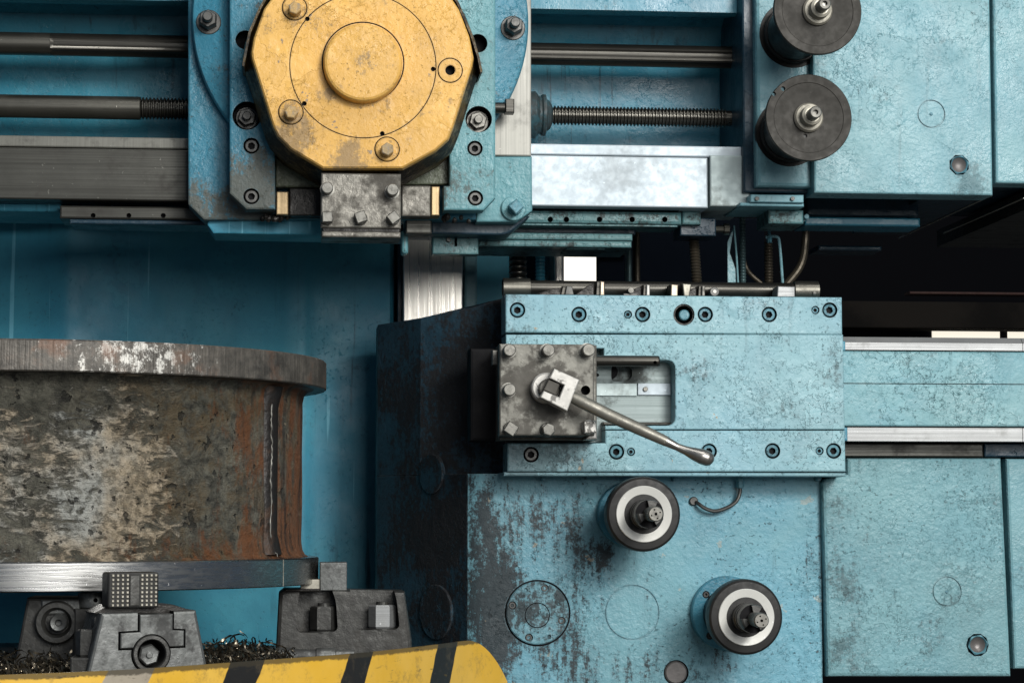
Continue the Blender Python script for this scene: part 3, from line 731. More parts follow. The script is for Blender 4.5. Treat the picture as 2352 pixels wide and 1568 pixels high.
for l in ([(556, 152), (571, 75), (595, 19), (612, -10), (650, -60)], [(1108, 166), (1100, 128), (1084, 79), (1054, 8), (1020, -50)]):
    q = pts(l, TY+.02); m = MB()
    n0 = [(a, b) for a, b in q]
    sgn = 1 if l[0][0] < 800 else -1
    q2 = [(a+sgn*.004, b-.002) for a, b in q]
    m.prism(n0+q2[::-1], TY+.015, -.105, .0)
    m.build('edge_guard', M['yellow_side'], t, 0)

# ------------------------------------------------------------------ tool block under the turret
t = thing('tool_block', 'grey steel tool block with five clamp screws hanging below the yellow turret', 'tool holder', tuple(P(829, 543, -.19)))
KY = -.20
bx(t, 'front_plate', M['iron'], 737, 398, 921, 524, KY, KY+.05, .003)
bx(t, 'tool_slot_floor', M['grease'], 741, 523, 918, 533, KY+.006, KY+.05, .001)
bx(t, 'lower_jaw', M['iron'], 739, 532, 920, 545, KY+.003, KY+.10, .003)
bx(t, 'back_block', M['grease'], 737, 392, 921, 531, KY+.052, -.0595, .003)
round_head(t, 752, 431, 13.5, KY-.028, KY+.001, M['bolt'])
round_head(t, 902, 435, 14, KY-.034, KY+.001, M['bolt'])
square_head(t, 752, 498, 23.5, KY-.030, KY+.001, M['bolt'], 2)
square_head(t, 829, 498, 25, KY-.028, KY+.001, M['bolt'], 20)
square_head(t, 904, 499, 24, KY-.030, KY+.001, M['bolt'], 38)

# ------------------------------------------------------------------ feed gearbox at the rail end
t = thing('feed_gearbox', 'teal painted gearbox with round plug closing the right end of the crossrail', 'gearbox', (1.2, .2, .4))
bx(t, 'frame', M['navy'], 1706, -420, 1869, 443, .045, .3, .004)
bx(t, 'step_cover', M['teal'], 1737, -420, 1866, 429, .012, .046, .008)
mc = bx(t, 'main_cover', M['teal'], 1868, -420, 2277, 446, -.015, .06, .004)
sc_ = bx(t, 'side_cover', M['teal'], 2284, -420, 2900, 421, .0, .06, .005)
bx(t, 'casing', M['navy'], 1872, -420, 2900, 416, .062, .60, .004)
q0 = P(1872, 440, .06)
xs0, xs1 = P(2120, 440, .06).x, P(2275, 440, .06).x
MB().box(xs0+.02, xs1, .064, .75, P(2200, 445, .06).z, P(2200, 417, .06).z-.001, .003).build('bottom_rib', M['navy'], t)
zz = P(2352, 462, .0).z
MB().box(P(2400, 430, .0).x, P(2900, 430, 0).x, .062, .80, zz, P(2352, 417, .0).z-.001, .003).build('bottom_rib', M['way_dark'], t)
groove(mc, 2139, 262, 32.5, 2.4, -.015, .003, mat=None)
disc(t, 2139, 262, 4, -.017, -.0145, M['bolt_teal'], 'centre_mark')
cc = MB(); p = P(2203, 379, -.015); cc.lathe_y(p.x, p.z, [(25*sc(0), -.03), (25*sc(0), .0)], 8, .4); cut(mc, cc)
def plug(par, u, v, rpx, Y, mat):
    p = P(u, v, Y); a = rpx*sc(Y)
    m = MB(); m.loft([hexring(p.x, p.z, a*.99, Y+.016, .2, 48), hexring(p.x, p.z, a*.97, Y-.002, .2, 48), circ(p.x, p.z, a*.80, Y-.003, 48), circ(p.x, p.z, a*.70, Y+.001, 48)], False, False)
    o = m.build('plug_rim', M['bolt_teal'], par)
    m = MB(); m.lathe_y(p.x, p.z, [(.0005, Y+.009), (a*.25, Y+.0085), (a*.5, Y+.0065), (a*.71, Y+.001), (a*.71, Y+.016)], 40); m.build('oil_plug', mat, par, 60)
plug(t, 2203, 379, 24.5, -.015, M['slate'])
for (u, v, Ya, Yb_) in ((2352, 455, .064, .66), (2277, 449, .064, .80)):
    p = P(u, v, Ya); MB().tube([(p.x, Ya, p.z), (p.x, Yb_, p.z)], .0016, 6).build('pale_edge_rod', M['hub'], t)  # thin pale rods along two bottom edges

# ------------------------------------------------------------------ dials on the gearbox
def top_dial(u, v, rpx, Yd, base, label, holes=()):
    p = P(u, v, Yd); a = rpx*sc(Yd)
    t = thing('feed_dial', label, 'dial', (p.x, base, p.z), 'disc dials of the feed gearbox')
    MB().lathe_y(p.x, p.z, [(.060, base-.02), (.062, base-.018), (.062, base+.0), (.070, base-.001), (.070, base+.012)][::1], 48).build('flange', M['knurl'], t)
    MB().lathe_y(p.x, p.z, [(.045, Yd+.012), (.058, base-.07), (.058, base-.019)], 40).build('boss', M['knurl'], t)
    d = MB().lathe_y(p.x, p.z, [(a*.30, Yd+.008), (a*.62, Yd+.004), (a*.80, Yd+.0022), (a*.815, Yd+.0012), (a*.985, Yd), (a, Yd+.002), (a, Yd+.010), (a*.97, Yd+.0125), (a*.3, Yd+.016)], 96).build('dial_disc', M['disc'], t)
    if holes:
        c = MB()
        for hu, hv, hr in holes:
            q = P(hu, hv, Yd); c.lathe_y(q.x, q.z, [(hr*sc(Yd), Yd-.02), (hr*sc(Yd), Yd+.05)], 16)
        cut(d, c)
    MB().lathe_y(p.x, p.z, [(a*.22, Yd-.006), (a*.30, Yd-.0045), (a*.335, Yd+.001), (a*.335, Yd+.009)], 48).build('hub_ring', M['hub'], t)
    MB().lathe_y(p.x, p.z, [(a*.17, Yd-.030), (a*.225, Yd-.028), (a*.235, Yd-.024), (a*.235, Yd-.005)], 40).build('collar', M['hub'], t)
    s = MB().lathe_y(p.x, p.z, [(a*.055, Yd-.052), (a*.06, Yd-.060), (a*.115, Yd-.061), (a*.14, Yd-.058), (a*.14, Yd-.029)], 32).build('spindle', M['bolt'], t)
    return t
top_dial(1878.5, 24, 106, -.215, .012, 'flat grey disc dial with scratched rim, upper of two on the teal gearbox')
top_dial(1858, 270, 103.5, -.17, .012, 'flat grey disc dial with three small drilled holes on the teal gearbox', ((1777.6, 216, 5), (1799, 204, 5.5), (1851.5, 311, 5)))

# ------------------------------------------------------------------ side head: apron casting
t = thing('side_head_apron', 'grimy blue apron casting with two projecting dials below the side saddle', 'machine casting', (.5, .2, P(1500, 1640, .06).z))
AY = .11
xA, xB, xC = P(866, 1200, .40).x, P(1080, 1250, AY).x, P(1886, 1250, AY).x
zb = P(1500, 1700, AY).z
zt = P(1500, 1088, AY).z
def arc(x0, y0, x1, y1, x2, y2, n=6):
    return [((1-s)**2*x0+2*s*(1-s)*x1+s*s*x2, (1-s)**2*y0+2*s*(1-s)*y1+s*s*y2) for s in [i/n for i in range(n+1)]]
dx, dy = xB-xA, AY-.40
k = .035/math.hypot(dx, dy)
edge = arc(xB-dx*k, AY-dy*k, xB, AY, xB+.035, AY)
# split: the clean apron front and the chamfered flank with its shade in the colour
pf = [edge[2], edge[3], edge[4], edge[5], edge[6], (xC, AY), (xC, .30), (edge[2][0], .30)]
ap = MB().plan(pf, zb, zt).build('apron_face', M['teal_apron'], t, 50)
zA, zM, zB2 = P(866, 746, .40).z, P(966, 730, .26).z, P(1158, 684, .10).z
xM, xT = P(966, 900, .26).x, P(1160, 900, .105).x
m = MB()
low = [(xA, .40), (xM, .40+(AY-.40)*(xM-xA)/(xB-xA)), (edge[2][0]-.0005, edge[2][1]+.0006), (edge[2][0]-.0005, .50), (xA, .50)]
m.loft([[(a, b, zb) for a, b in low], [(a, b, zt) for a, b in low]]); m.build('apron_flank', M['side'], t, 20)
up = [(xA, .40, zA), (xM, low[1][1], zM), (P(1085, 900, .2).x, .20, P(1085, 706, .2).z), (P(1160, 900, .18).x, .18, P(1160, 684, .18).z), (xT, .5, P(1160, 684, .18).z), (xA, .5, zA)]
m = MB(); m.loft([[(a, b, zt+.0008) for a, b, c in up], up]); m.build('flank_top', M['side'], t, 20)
# round plates on the flank, tilted with it
nx = Vector((dy, -dx, 0)).normalized()
if nx.y > 0: nx = -nx
tx = Vector((dx, dy, 0)).normalized()
def flank_disc(u, v, rz, name):
    d = FWD+RGT*((u-W/2)/FPX)+UPV*((H/2-v)/FPX); o0 = Vector((0, CAMY, 0)); a0 = Vector((xA, .40, 0))
    tt = (a0-o0).dot(nx)/d.dot(nx); c = o0+d*tt; r = rz*sc(c.y)
    rg = lambda r, h: [c+nx*h+(tx*math.cos(2*PI*j/40)+Vector((0, 0, 1))*math.sin(2*PI*j/40))*r for j in range(40)]
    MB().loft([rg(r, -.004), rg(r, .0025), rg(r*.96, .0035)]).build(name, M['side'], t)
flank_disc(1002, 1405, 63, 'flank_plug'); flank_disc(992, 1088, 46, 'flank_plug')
# round cover with screws
cv = disc(t, 1234.8, 1407, 72, AY-.005, AY+.002, M['cover_dirty'], 'round_cover', .002, 64)
groove(cv, 1234, 1412, 28, 2.2, AY-.005, .003)
cc = MB()
for (u, v) in ((1251, 1350), (1177, 1389.5), (1290, 1425), (1215, 1463.5)): socket_bolt(cv, u, v, 9.5, AY-.005, M['bolt_dark'], cc, .006, 'cover_screw')
for (u, v) in ((1207, 1354), (1261, 1461)):
    p = P(u, v, AY); cc.lathe_y(p.x, p.z, [(.0045, AY-.02), (.0045, AY+.001)], 14)
cut(cv, cc)
groove(ap, 1234.8, 1407, 74, 4, AY, .004, 64)
groove(ap, 1451.7, 1405.5, 62, 2.6, AY, .003, 64, mat=None)
p = P(1553, 1544, AY); cc = MB().lathe_y(p.x, p.z, [(29*sc(AY), AY-.02), (29*sc(AY), AY+.008)], 40); cut(ap, cc)
disc(t, 1553, 1544, 26, AY-.004, AY+.009, M['slate'], 'sight_plug', .003)
# oil pipe
fz = P(1700, 1092, AY-.02)
MB().lathe_z(fz.x, fz.y, [(.007, fz.z+.006), (.009, fz.z), (.009, fz.z-.010), (.0075, fz.z-.011), (.0075, fz.z-.024), (.0045, fz.z-.026)][::-1], 6).build('pipe_fitting', M['bolt_teal'], t)
pp = smooth_path([P(1700, 1112, AY-.02), P(1699, 1132, AY-.02), P(1690, 1152, AY-.02), P(1668, 1166, AY-.02), P(1642, 1173, AY-.02), P(1620, 1167, AY-.02), P(1604, 1156, AY-.015), P(1595, 1151, AY+.004)])
MB().tube(pp, .0040, 12).build('oil_pipe', M['bolt_dark'], t)
disc(t, 1594, 1150, 10, AY-.008, AY+.002, M['bolt_dark'], 'pipe_elbow')
for u in (1250, 1552, 1882):
    round_head(t, u, 1098, 5.5, AY-.028, AY+.001, M['bolt_teal'], 'grease_nipple')

# dials on the apron
def low_dial(u, v, rpx, label, fk):
    Yd = -.10; p = P(u, v, Yd); a = rpx*sc(Yd)
    t = thing('hand_dial', label, 'dial', (p.x, AY, p.z), 'white ringed dials on the blue apron')
    fl = MB().lathe_y(p.x, p.z, [(a*(fk-.03), AY-.022), (a*fk, AY-.019), (a*fk, AY+.002)], 64).build('flange', M['blue_saddle'], t)  # darker blue stands for the dial's shadow as well as bluer paint
    fc = MB()
    q = P(u-86, v-55, AY-.022); 
    for ang in (140, 230, 320, 50):
        bxx, bz = p.x+a*(fk-.22)*math.cos(math.radians(ang)), p.z+a*(fk-.22)*math.sin(math.radians(ang))
        fc.lathe_y(bxx, bz, [(.0075, AY-.04), (.0075, AY-.012)], 20)
        m = MB(); m.loft([circ(bxx, bz, .006, AY-.011), circ(bxx, bz, .006, AY-.021), circ(bxx, bz, .0052, AY-.022), hexring(bxx, bz, .0032, AY-.022), hexring(bxx, bz, .0032, AY-.016)])
        m.build('flange_screw', M['bolt_dark'], t)
    cut(fl, fc)
    MB().lathe_y(p.x, p.z, [(a*.70, Yd+.02), (a*.70, AY-.021)], 48).build('barrel', M['knurl'], t)
    n = 120
    rg = [(a*.76, Yd+.001), (a*.93, Yd+.002), (a*.985, Yd+.006), (a, Yd+.012), (a, Yd+.040), (a*.96, Yd+.045), (a*.5, Yd+.046)]
    MB().lathe_y(p.x, p.z, rg, 96).build('dial_rim', M['knurl'], t)
    MB().lathe_y(p.x, p.z, [(a*.30, Yd+.006), (a*.55, Yd+.0005), (a*.735, Yd-.0035), (a*.75, Yd-.002), (a*.75, Yd+.006)], 96).build('dial_ring', M['alu'], t)
    b = a*.38
    MB().lathe_y(p.x, p.z, [(b*.85, Yd-.034), (b*.95, Yd-.032), (b*.95, Yd-.022), (b*1.02, Yd-.020), (b*1.02, Yd+.01)], 48).build('hub', M['bolt_dark'], t)
    m = MB(); m.lathe_y(p.x, p.z, [(b*.80, Yd-.085), (b*.93, Yd-.083), (b*.98, Yd-.078), (b*.98, Yd-.046), (b*.80, Yd-.042), (b*.80, Yd-.030)], 48)
    o = m.build('clutch_collar', M['bolt_dark'], t)
    c = MB()
    for ang in (0, 120, 240):
        a0 = math.radians(ang+20); w = math.radians(38)
        c.prism([(p.x+b*q*math.cos(a0+s), p.z+b*q*math.sin(a0+s)) for q, s in ((.5, -w), (.5, w), (1.3, w), (1.3, -w))], Yd-.10, Yd-.072, 0)
    cut(o, c)
    s = b*.50
    o = MB().lathe_y(p.x, p.z, [(s*.9, Yd-.150), (s*1.03, Yd-.147), (s*1.03, Yd-.126), (s*.97, Yd-.124), (s*.97, Yd-.08)], 36).build('spindle_end', M['bolt'], t)
    c = MB(); c.lathe_y(p.x, p.z, [(s*.2, Yd-.16), (s*.2, Yd-.142)], 12)
    for ang in (20, 110, 200, 290): c.lathe_y(p.x+s*.62*math.cos(math.radians(ang)), p.z+s*.62*math.sin(math.radians(ang)), [(s*.11, Yd-.16), (s*.11, Yd-.144)], 10)
    cut(o, c)
    return t
low_dial(1479, 1180, 87, 'white ringed dial beside the small black oil pipe on the blue apron', .90)
low_dial(1714, 1416.6, 87.5, 'white ringed dial above the round grey plug, lower of two on the apron', 1.02)

# ------------------------------------------------------------------ side gearbox covers to the right
t = thing('side_gearbox', 'pebbled blue gearbox cover with round plug and oil plug beside the grimy apron', 'gearbox', (1.0, .2, P(2100, 1553, .03).z))
VY = .085
cvr = pl(t, 'cover_plate', M['teal_cover'], [(1889, 1108), (1897, 1098), (1925, 1094), (1946, 1088), (1946, 1052), (2300, 1052), (2323, 1553), (1901, 1553)], VY, VY+.12, .007)
groove(cvr, 2175, 1357.5, 33.5, 2.6, VY, .003, mat=None)
disc(t, 2175, 1359, 3.5, VY-.002, VY+.001, M['bolt_teal'], 'centre_mark')
cc = MB(); p = P(2245, 1480, VY); cc.lathe_y(p.x, p.z, [(27*sc(VY), VY-.02), (27*sc(VY), VY+.016)], 10); cut(cvr, cc)
plug(t, 2246, 1480, 25.5, VY, M['slate'])
pl(t, 'end_cover', M['teal'], [(2311, 1053), (2850, 1053), (2856, 1535), (2330, 1535)], VY+.015, VY+.15, .006)
bx(t, 'casing', M['navy'], 1905, 1070, 2850, 1530, VY+.121, .5, .003)

# ------------------------------------------------------------------ side ram
t = thing('side_ram', 'horizontal blue slide ram between two bright steel ways leaving the side saddle', 'slide ram', tuple(P(2150, 1014, .05)))
RY = .05
rb = bx(t, 'ram_body', M['teal_ram'], 1900, 806, 2900, 979, RY, .30, .004)
c = MB(); q = rect(1850, 880.2, 2950, 882, RY); c.prism(q, RY-.01, RY+.003, 0); cut(rb, c)
# bevelled upper and lower ways with one joint each
def way(v0, v1, Y, name, lean):
    for (u0, u1) in ((1930, 2348), (2349.2, 2900)):
        z1, z0 = P(2150, v0, Y).z, P(2150, v1, Y).z; xa, xb = P(u0, v0, Y).x, P(u1, v0, Y).x
        pr = [(Y+lean, z1), (Y, z1-(z1-z0)*.45), (Y, z0), (.29, z0), (.29, z1)]
        MB().loft([[(xa, a, b) for a, b in pr], [(xb, a, b) for a, b in pr]]).build(name, M['rail'], t, 20)
way(774, 804, .045, 'upper_way', .012)
way(982, 1013, .045, 'lower_way', .0)
bx(t, 'gib', M['way_dark'], 1930, 1017.5, 2259, 1049, .10, .28, .003)
bx(t, 'gib', M['navy'], 2261, 1017.5, 2900, 1049, .102, .28, .003)
bx(t, 'wiper', M['blue_rail'], 1930, 783, 1942, 805, .02, .044, .002)
bx(t, 'wiper', M['blue_rail'], 1938, 981, 1947, 1012, .02, .044, .002)

# ------------------------------------------------------------------ side saddle
t = thing('side_saddle', 'light blue flaking side saddle block with rows of socket bolts', 'saddle', tuple(P(1550, 1092, .05)))
top = bx(t, 'top_strip', M['teal_head'], 1161, 679, 1934.5, 766.3, 0, .095, .0035)
rp = pts([(1162, 768), (1937, 768), (1941, 986), (1390, 986), (1390, 977), (1551, 977), (1551, 827), (1387, 827), (1387, 800), (1162, 800)], 0)
rp = ccw(rp)
idx = [i for i, (a, b) in enumerate(rp) if any(abs(a-P(u, v, 0).x) < 1e-5 and abs(b-P(u, v, 0).z) < 1e-5 for u, v in ((1551, 977), (1551, 827)))]
MB().prism(roundpoly(rp, .018, idx), .001, .095, .0025).build('middle_plate', M['teal_head'], t)
bot = pl(t, 'bottom_strip', M['teal_head'], [(1390, 988), (1941, 988), (1943, 1083), (1165, 1083), (1165, 1017), (1390, 1017)], 0, .095, .0035)
bx(t, 'drip_lip', M['teal_head'], 1157, 1084.5, 1943, 1093, .006, .2, .003)
bx(t, 'saddle_back', M['navy'], 1166, 682, 1930, 1082, .097, .30, .002)
pf = bx(t, 'pocket_floor', M['pocket'], 1164, 798, 1553, 1016, .055, .096, .002)
cb, ct = MB(), MB()
for (u, v, r) in ((1188.6, 712, 18.2), (1330, 722, 18.2), (1476, 722, 18.2), (1620, 722, 18.2), (1767, 722, 18.2), (1906, 712, 18.2), (1442.5, 722, 9.6), (1873, 712, 9.6)):
    socket_bolt(t, u, v, r, 0, M['bolt_teal'], ct, .016, 'socket_bolt' if r > 12 else 'dowel_screw')
for (u, v, r) in ((1220, 1043.5, 18.2), (1416, 1037, 18.2), (1629, 1036, 18.2), (1774.6, 1035, 18.2), (1915, 1035, 18.2), (1449.5, 1037, 9.6), (1882.6, 1035, 9.6)):
    socket_bolt(t, u, v, r, 0, M['bolt_teal'] if u > 1250 else M['bolt_dark'], cb, .016, 'socket_bolt' if r > 12 else 'dowel_screw')
p = P(1571, 722.5, 0); ct.lathe_y(p.x, p.z, [(25*sc(0), -.02), (25*sc(0), .06)], 36)
cut(top, ct); cut(bot, cb)
ring(t, 1571, 722.5, 21, 24.6, .006, .05, M['grease'], 'bore_liner', 36)
disc(t, 1572, 723, 12.5, .010, .058, M['bolt_teal'], 'sunk_stud', .002, 24)
# pocket details: slotted hole, key strip, screw holes
c = MB()
q = pts([(1404, 838), (1440, 838), (1452, 846), (1452, 866), (1440, 876), (1404, 876)], .055)
c.prism(roundpoly(q, .01), .04, .072, 0)
for (u, v, r) in ((1372, 861, 4), (1449, 895, 6.5)):
    a = P(u, v, .055); c.lathe_y(a.x, a.z, [(r*sc(0), .04), (r*sc(0), .075)], 16)
cut(pf, c, None)
disc(t, 1402, 853, 17.5, .058, .0725, M['hole'], 'sunk_bore', .001, 32)
bx(t, 'key_strip', M['end_bare'], 1370, 880, 1463, 909, .050, .0545, .001)
bx(t, 'key_strip', M['way'], 1465, 880, 1541, 907, .049, .0545, .001)
round_head(t, 1483, 893, 5.5, .044, .050, M['bolt'], 'key_screw', False)
bx(t, 'shelf_edge', M['way_dark'], 1385, 969, 1550, 976, .030, .0545, .002)

# ------------------------------------------------------------------ tool post with lever
t = thing('tool_post', 'speckled steel four-way tool post with angled locking lever on the blue saddle', 'tool post', tuple(P(1256, 1007, -.05)))
PY = -.12
tp = bx(t, 'top_plate', M['post'], 1147, 790, 1365, 1000, PY, PY+.035, .003)
p = P(1345, 896, PY); c = MB().lathe_y(p.x, p.z, [(11*sc(PY), PY-.02), (11*sc(PY), PY+.03)], 24); cut(tp, c)
bx(t, 'tool_slot', M['grease'], 1153, 794, 1360, 1003, PY+.036, PY+.075, .001)
bx(t, 'base_plate', M['post'], 1147, 792, 1371, 1010, PY+.076, .0535, .003)
pl(t, 'chipped_foot', M['brightnut'], [(1352, 999), (1372, 990), (1372, 1008), (1346, 1009)], PY+.012, PY+.075, .003)
bx(t, 'side_clamp', M['hole'], 1080, 800, 1150, 1012, .04, .12, .006)
bx(t, 'clamp_shim', M['bolt'], 1131, 804, 1143, 838, -.03, -.001, .002)
for (u, v, r) in ((1171, 803.5, 14.5), (1260.7, 803.5, 14.5), (1353, 803, 15), (1171, 894, 14.5)):
    round_head(t, u, v, r, PY-.036, PY+.001, M['bolt'], 'clamp_screw', True, 18)
square_head(t, 1261, 985.5, 27, PY-.034, PY+.001, M['bolt'], 12, 'clamp_screw', 6)
square_head(t, 1174.6, 984, 27, PY-.022, PY+.001, M['bolt'], -33)
square_head(t, 1356, 979.5, 28, PY-.034, PY+.001, M['brightnut'], 3)
# lever: round nut, slotted head, tapered arm and bulb
lev = disc(t, 1258, 889, 35, PY-.045, PY+.001, M['brightnut'], 'lock_nut', .002, 48, lambda r: [(r-.003, PY-.030), (r, PY-.027), (r, PY-.016), (r*1.02, PY-.015), (r*1.02, PY+.001)])
lev2 = disc(lev, 1262, 892, 24, PY-.05, PY-.028, M['post'], 'nut_boss', .002, 32)
LY = PY-.075
hp = pts([(1273, 846), (1331, 872), (1303, 944), (1241, 912), (1249, 897), (1285, 912), (1296, 884), (1262, 868)], LY)
hd = MB().prism(hp, LY, PY-.028, .002).build('lever_head', M['brightnut'], lev)
hc = pts([(1261, 871), (1287, 881), (1277, 907), (1249, 895)], LY)
MB().prism(hc, LY+.006, PY-.027, .002).build('square_end', M['post'], lev)
path = [(1310, 909, LY+.020), (1330, 919, LY+.018), (1400, 954, LY+.012), (1480, 990, LY+.004), (1530, 1013, LY-.001), (1556, 1026, LY-.004), (1575, 1034, LY-.006), (1595, 1042, LY-.008), (1612, 1048, LY-.010), (1626, 1053, LY-.011), (1635, 1056, LY-.012), (1639, 1057.5, LY-.012)]
rad = [13, 15, 15.2, 14, 12, 8.8, 10.5, 15, 18, 17.5, 12.5, 3]
pp = [P(u, v, y) for u, v, y in path]
MB().tube(pp[:5], [q*sc(LY) for q in rad[:5]], 24).build('lever_arm', M['lever'], lev, 60)
sp = smooth_path(pp[4:], 4); rr = []
for i in range(len(sp)):
    a = i/4; k = int(min(a, len(rad[4:])-2)); f = a-k; rr.append((rad[4+k]*(1-f)+rad[5+k]*f)*sc(LY))
MB().tube(sp, rr, 24).build('lever_grip', M['bulb'], lev, 60)
tag_ = thing
# bar gripped in the tool post
a, b_2 = P(1340, 828, -.028), P(1514, 828, -.028)
o = MB().lathe_x(-.028, a.z, [(.0108, a.x), (.0110, a.x+.001), (.0110, b_2.x-.003), (.0095, b_2.x)], 32).build('round_bar', M['rod_dark'])
c = MB(); q = P(1505, 832, -.04); c.lathe_y(q.x, q.z, [(.0036, -.06), (.0036, -.02)], 14); cut(o, c)
tag(o, 'short dark round bar with cross hole sticking out behind the tool post', 'steel bar')

# ------------------------------------------------------------------ boring bar and tool bits lying on the saddle
zt0 = P(1550, 679, 0).z
BY = .085
def onx(u): return P(u, 662, BY).x
t = thing('boring_bar', 'long black boring bar with a steel collar at each end lying on the saddle', 'boring bar', (onx(1500), BY, zt0))
br = .0165; bz = zt0+.0208
MB().lathe_x(BY, bz, [(br, onx(1216)), (br, onx(1822))], 28).build('bar', M['rod_dark'], t)
for (u0, u1, lft) in ((1154, 1218, 1), (1822, 1879, 0)):
    R0 = .0207
    prof = [(R0*.8, onx(u0)+.006), (R0*.8, onx(u0)), (R0, onx(u0)+.001), (R0, onx(u1)-.001), (R0*.85, onx(u1))]
    MB().lathe_x(BY, bz, prof, 36).build('collar', M['rod'], t)
MB().lathe_x(BY-.021, zt0+.014, [(.004, onx(1862)), (.004, onx(1868))], 8).build('set_screw', M['bolt'], t)
tools = [(1308, 30, 22, 'bolt_dark', 'short blackened tool bit with broken tip on the saddle top', 0, .05),
         (1380, 22, 34, 'tip', 'tool bit with tall tan carbide tip facing out on the saddle top', 1, .16),
         (1449, 14, 20, 'bolt', 'slim round tool shank with bright end lying beside the tan tipped bit', 2, .10),
         (1486, 18, 27, 'brightnut', 'tool bit with chipped bright square end lying on the saddle', 1, .10),
         (1549, 19, 28, 'tip', 'upright flat tan tool bit lying next to the tapered grey one', 3, .09),
         (1577, 25, 30, 'hub', 'tapered grey tool bit, wide at the top, among the saddle tools', 4, .09),
         (1613, 18, 26, 'bolt', 'narrow dark tool bit with small bright corner on the saddle', 1, .09),
         (1641, 22, 22, 'bolt_dark', 'round tool shank with a drilled end lying on the saddle', 5, .10)]
for (u, w, h, mt, lab, kind, L) in tools:
    Y = .012; p = P(u, 679, Y); s = sc(Y); w *= s; h *= s; z0 = zt0+.0005
    t = thing('tool_bit', lab, 'tool bit', (p.x, Y, zt0), 'turning tools lying on the side saddle')
    e = min(Y+L, .062)
    if kind in (2, 5):
        r = (w if kind == 2 else h)*.5
        o = MB().lathe_y(p.x, z0+(r if kind == 5 else h*.60), [(r*.8, Y), (r, Y+.002), (r, e)], 20).build('shank', M['bolt_dark' if kind == 5 else 'rod_dark'], t)
        zc_ = z0+(r if kind == 5 else h*.60)
        MB().lathe_y(p.x, zc_, [(r*.9, Y-.003), (r*.97, Y-.002), (r*.97, Y+.0)], 20).build('end_face', M[mt], t)
        if kind == 5: MB().lathe_y(p.x, zc_, [(r*.38, Y-.0045), (r*.38, Y-.0028)], 14).build('drilled_end', M['brightnut'], t)
        if kind == 2:
            MB().box(p.x-w*1.2, p.x+w*1.2, Y+.004, e, z0, z0+h*.60-r+.0005, .001).build('shim', M['bolt_dark'], t)
    else:
        k = {0: (.9, .55), 1: (1, 1), 3: (1, 1.12), 4: (.55, 1.1)}[kind]
        q = [(p.x-w*.5*k[0], z0), (p.x+w*.5*k[0], z0), (p.x+w*.5*k[1], z0+h*.96), (p.x-w*.5*k[1]*(.8 if kind != 0 else 1), z0+h)]
        MB().prism([(a-(.0 if kind else .006), b) for a, b in q], Y+.0085, e, .002).build('shank', M['rod_dark'], t)
        q2 = [(p.x+(a-p.x)*(.42 if kind == 1 else .8)+(w*.16 if kind == 1 else 0), z0+(b-z0)*.95+.0003) for a, b in q]
        MB().prism(q2, Y, Y+.008, .0015).build('cutting_tip', M[mt], t)
        if kind in (0, 1):
            q3 = [(p.x-w*2.6, z0), (p.x-w*.6, z0), (p.x-w*.6, z0+h*.85), (p.x-w*1.2, z0+h*.75), (p.x-w*2.6, z0+h*.12)]
            MB().prism(q3, Y+.012, e, .002).build('wedge_heel', M['grease'], t)
Yb = .012; p = P(1806, 679, Yb); s = sc(Yb)
t = MB().prism([(p.x-22*s, zt0+.0005), (p.x+21*s, zt0+.0005), (p.x+21*s, zt0+25*s), (p.x-20*s, zt0+26*s)], Yb, .062, .002).build('packing_block', M['rail'])
tag(t, 'bright square packing block beside the right collar of the boring bar', 'block')

# ------------------------------------------------------------------ hoses and brackets behind the saddle
def hose(u0, v0, u1, v1, rpx, Y, mat, label, grp='upright ribbed hoses behind the saddle'):
    o = screw_z('ribbed_hose', u0, v0, v1, rpx, Y, 7, mat, u1-u0, None, .22); tag(o, label, 'hose', grp)
hose(1593, 540, 1604, 700, 13, .2, M['hose'], 'brown ribbed hose dropping from the block under the crossrail')
hose(1705, 490, 1707, 700, 8, .3, M['hose_green'], 'thin greenish ribbed hose beside the folded blue bracket')
hose(1765, 556, 1766, 700, 11, .35, M['hose'], 'brown ribbed hose beside the bent blue rod')
t = thing('sheet_bracket', 'folded blue sheet metal bracket hanging behind the boring bar', 'bracket', tuple(P(1683, 690, .3)))
pl(t, 'leaf', M['teal'], [(1686, 520), (1671, 556), (1672, 700), (1692, 700), (1690, 620), (1676, 580)], .24, .245, 0)
MB().tube([P(1686, 518, .235), P(1692, 590, .235), P(1698, 700, .235)], .0022, 8).build('edge_rod', M['teal'], t)
pp = smooth_path([P(1758, 545, .25), P(1775, 543, .25), P(1786, 545, .25), P(1790, 556, .25), P(1794, 600, .25), P(1801, 700, .25)])
t = thing('bent_rod', 'thin light blue rod bent at a right angle behind the boring bar', 'rod', tuple(P(1801, 700, .25)))
MB().tube(pp, .0032, 10).build('rod', M['teal'], t)
q = P(1767, 545, .25); MB().lathe_z(q.x, q.y, [(.006, q.z-.012), (.006, q.z+.004), (.0035, q.z+.005), (.0035, q.z+.03)], 8).build('hanger_bolt', M['bolt_teal'], t)
o = MB().tube(smooth_path([P(1852, 520, .3), P(1849, 561, .3), P(1845, 591, .3), P(1836, 615, .3), P(1821, 636, .3), P(1800, 660, .3)]), .0085, 12).build('bent_hose', M['hose']); tag(o, 'smooth grey brown hose curving down behind the right bar collar', 'hose')
o = MB().tube(smooth_path([P(1706, 590, .36), P(1714, 615, .36), P(1724, 630, .36), P(1742, 646, .36), P(1765, 664, .36)]), .0055, 10).build('thin_hose', M['hose']); tag(o, 'thin brown hose curling low between two upright ribbed hoses', 'hose')
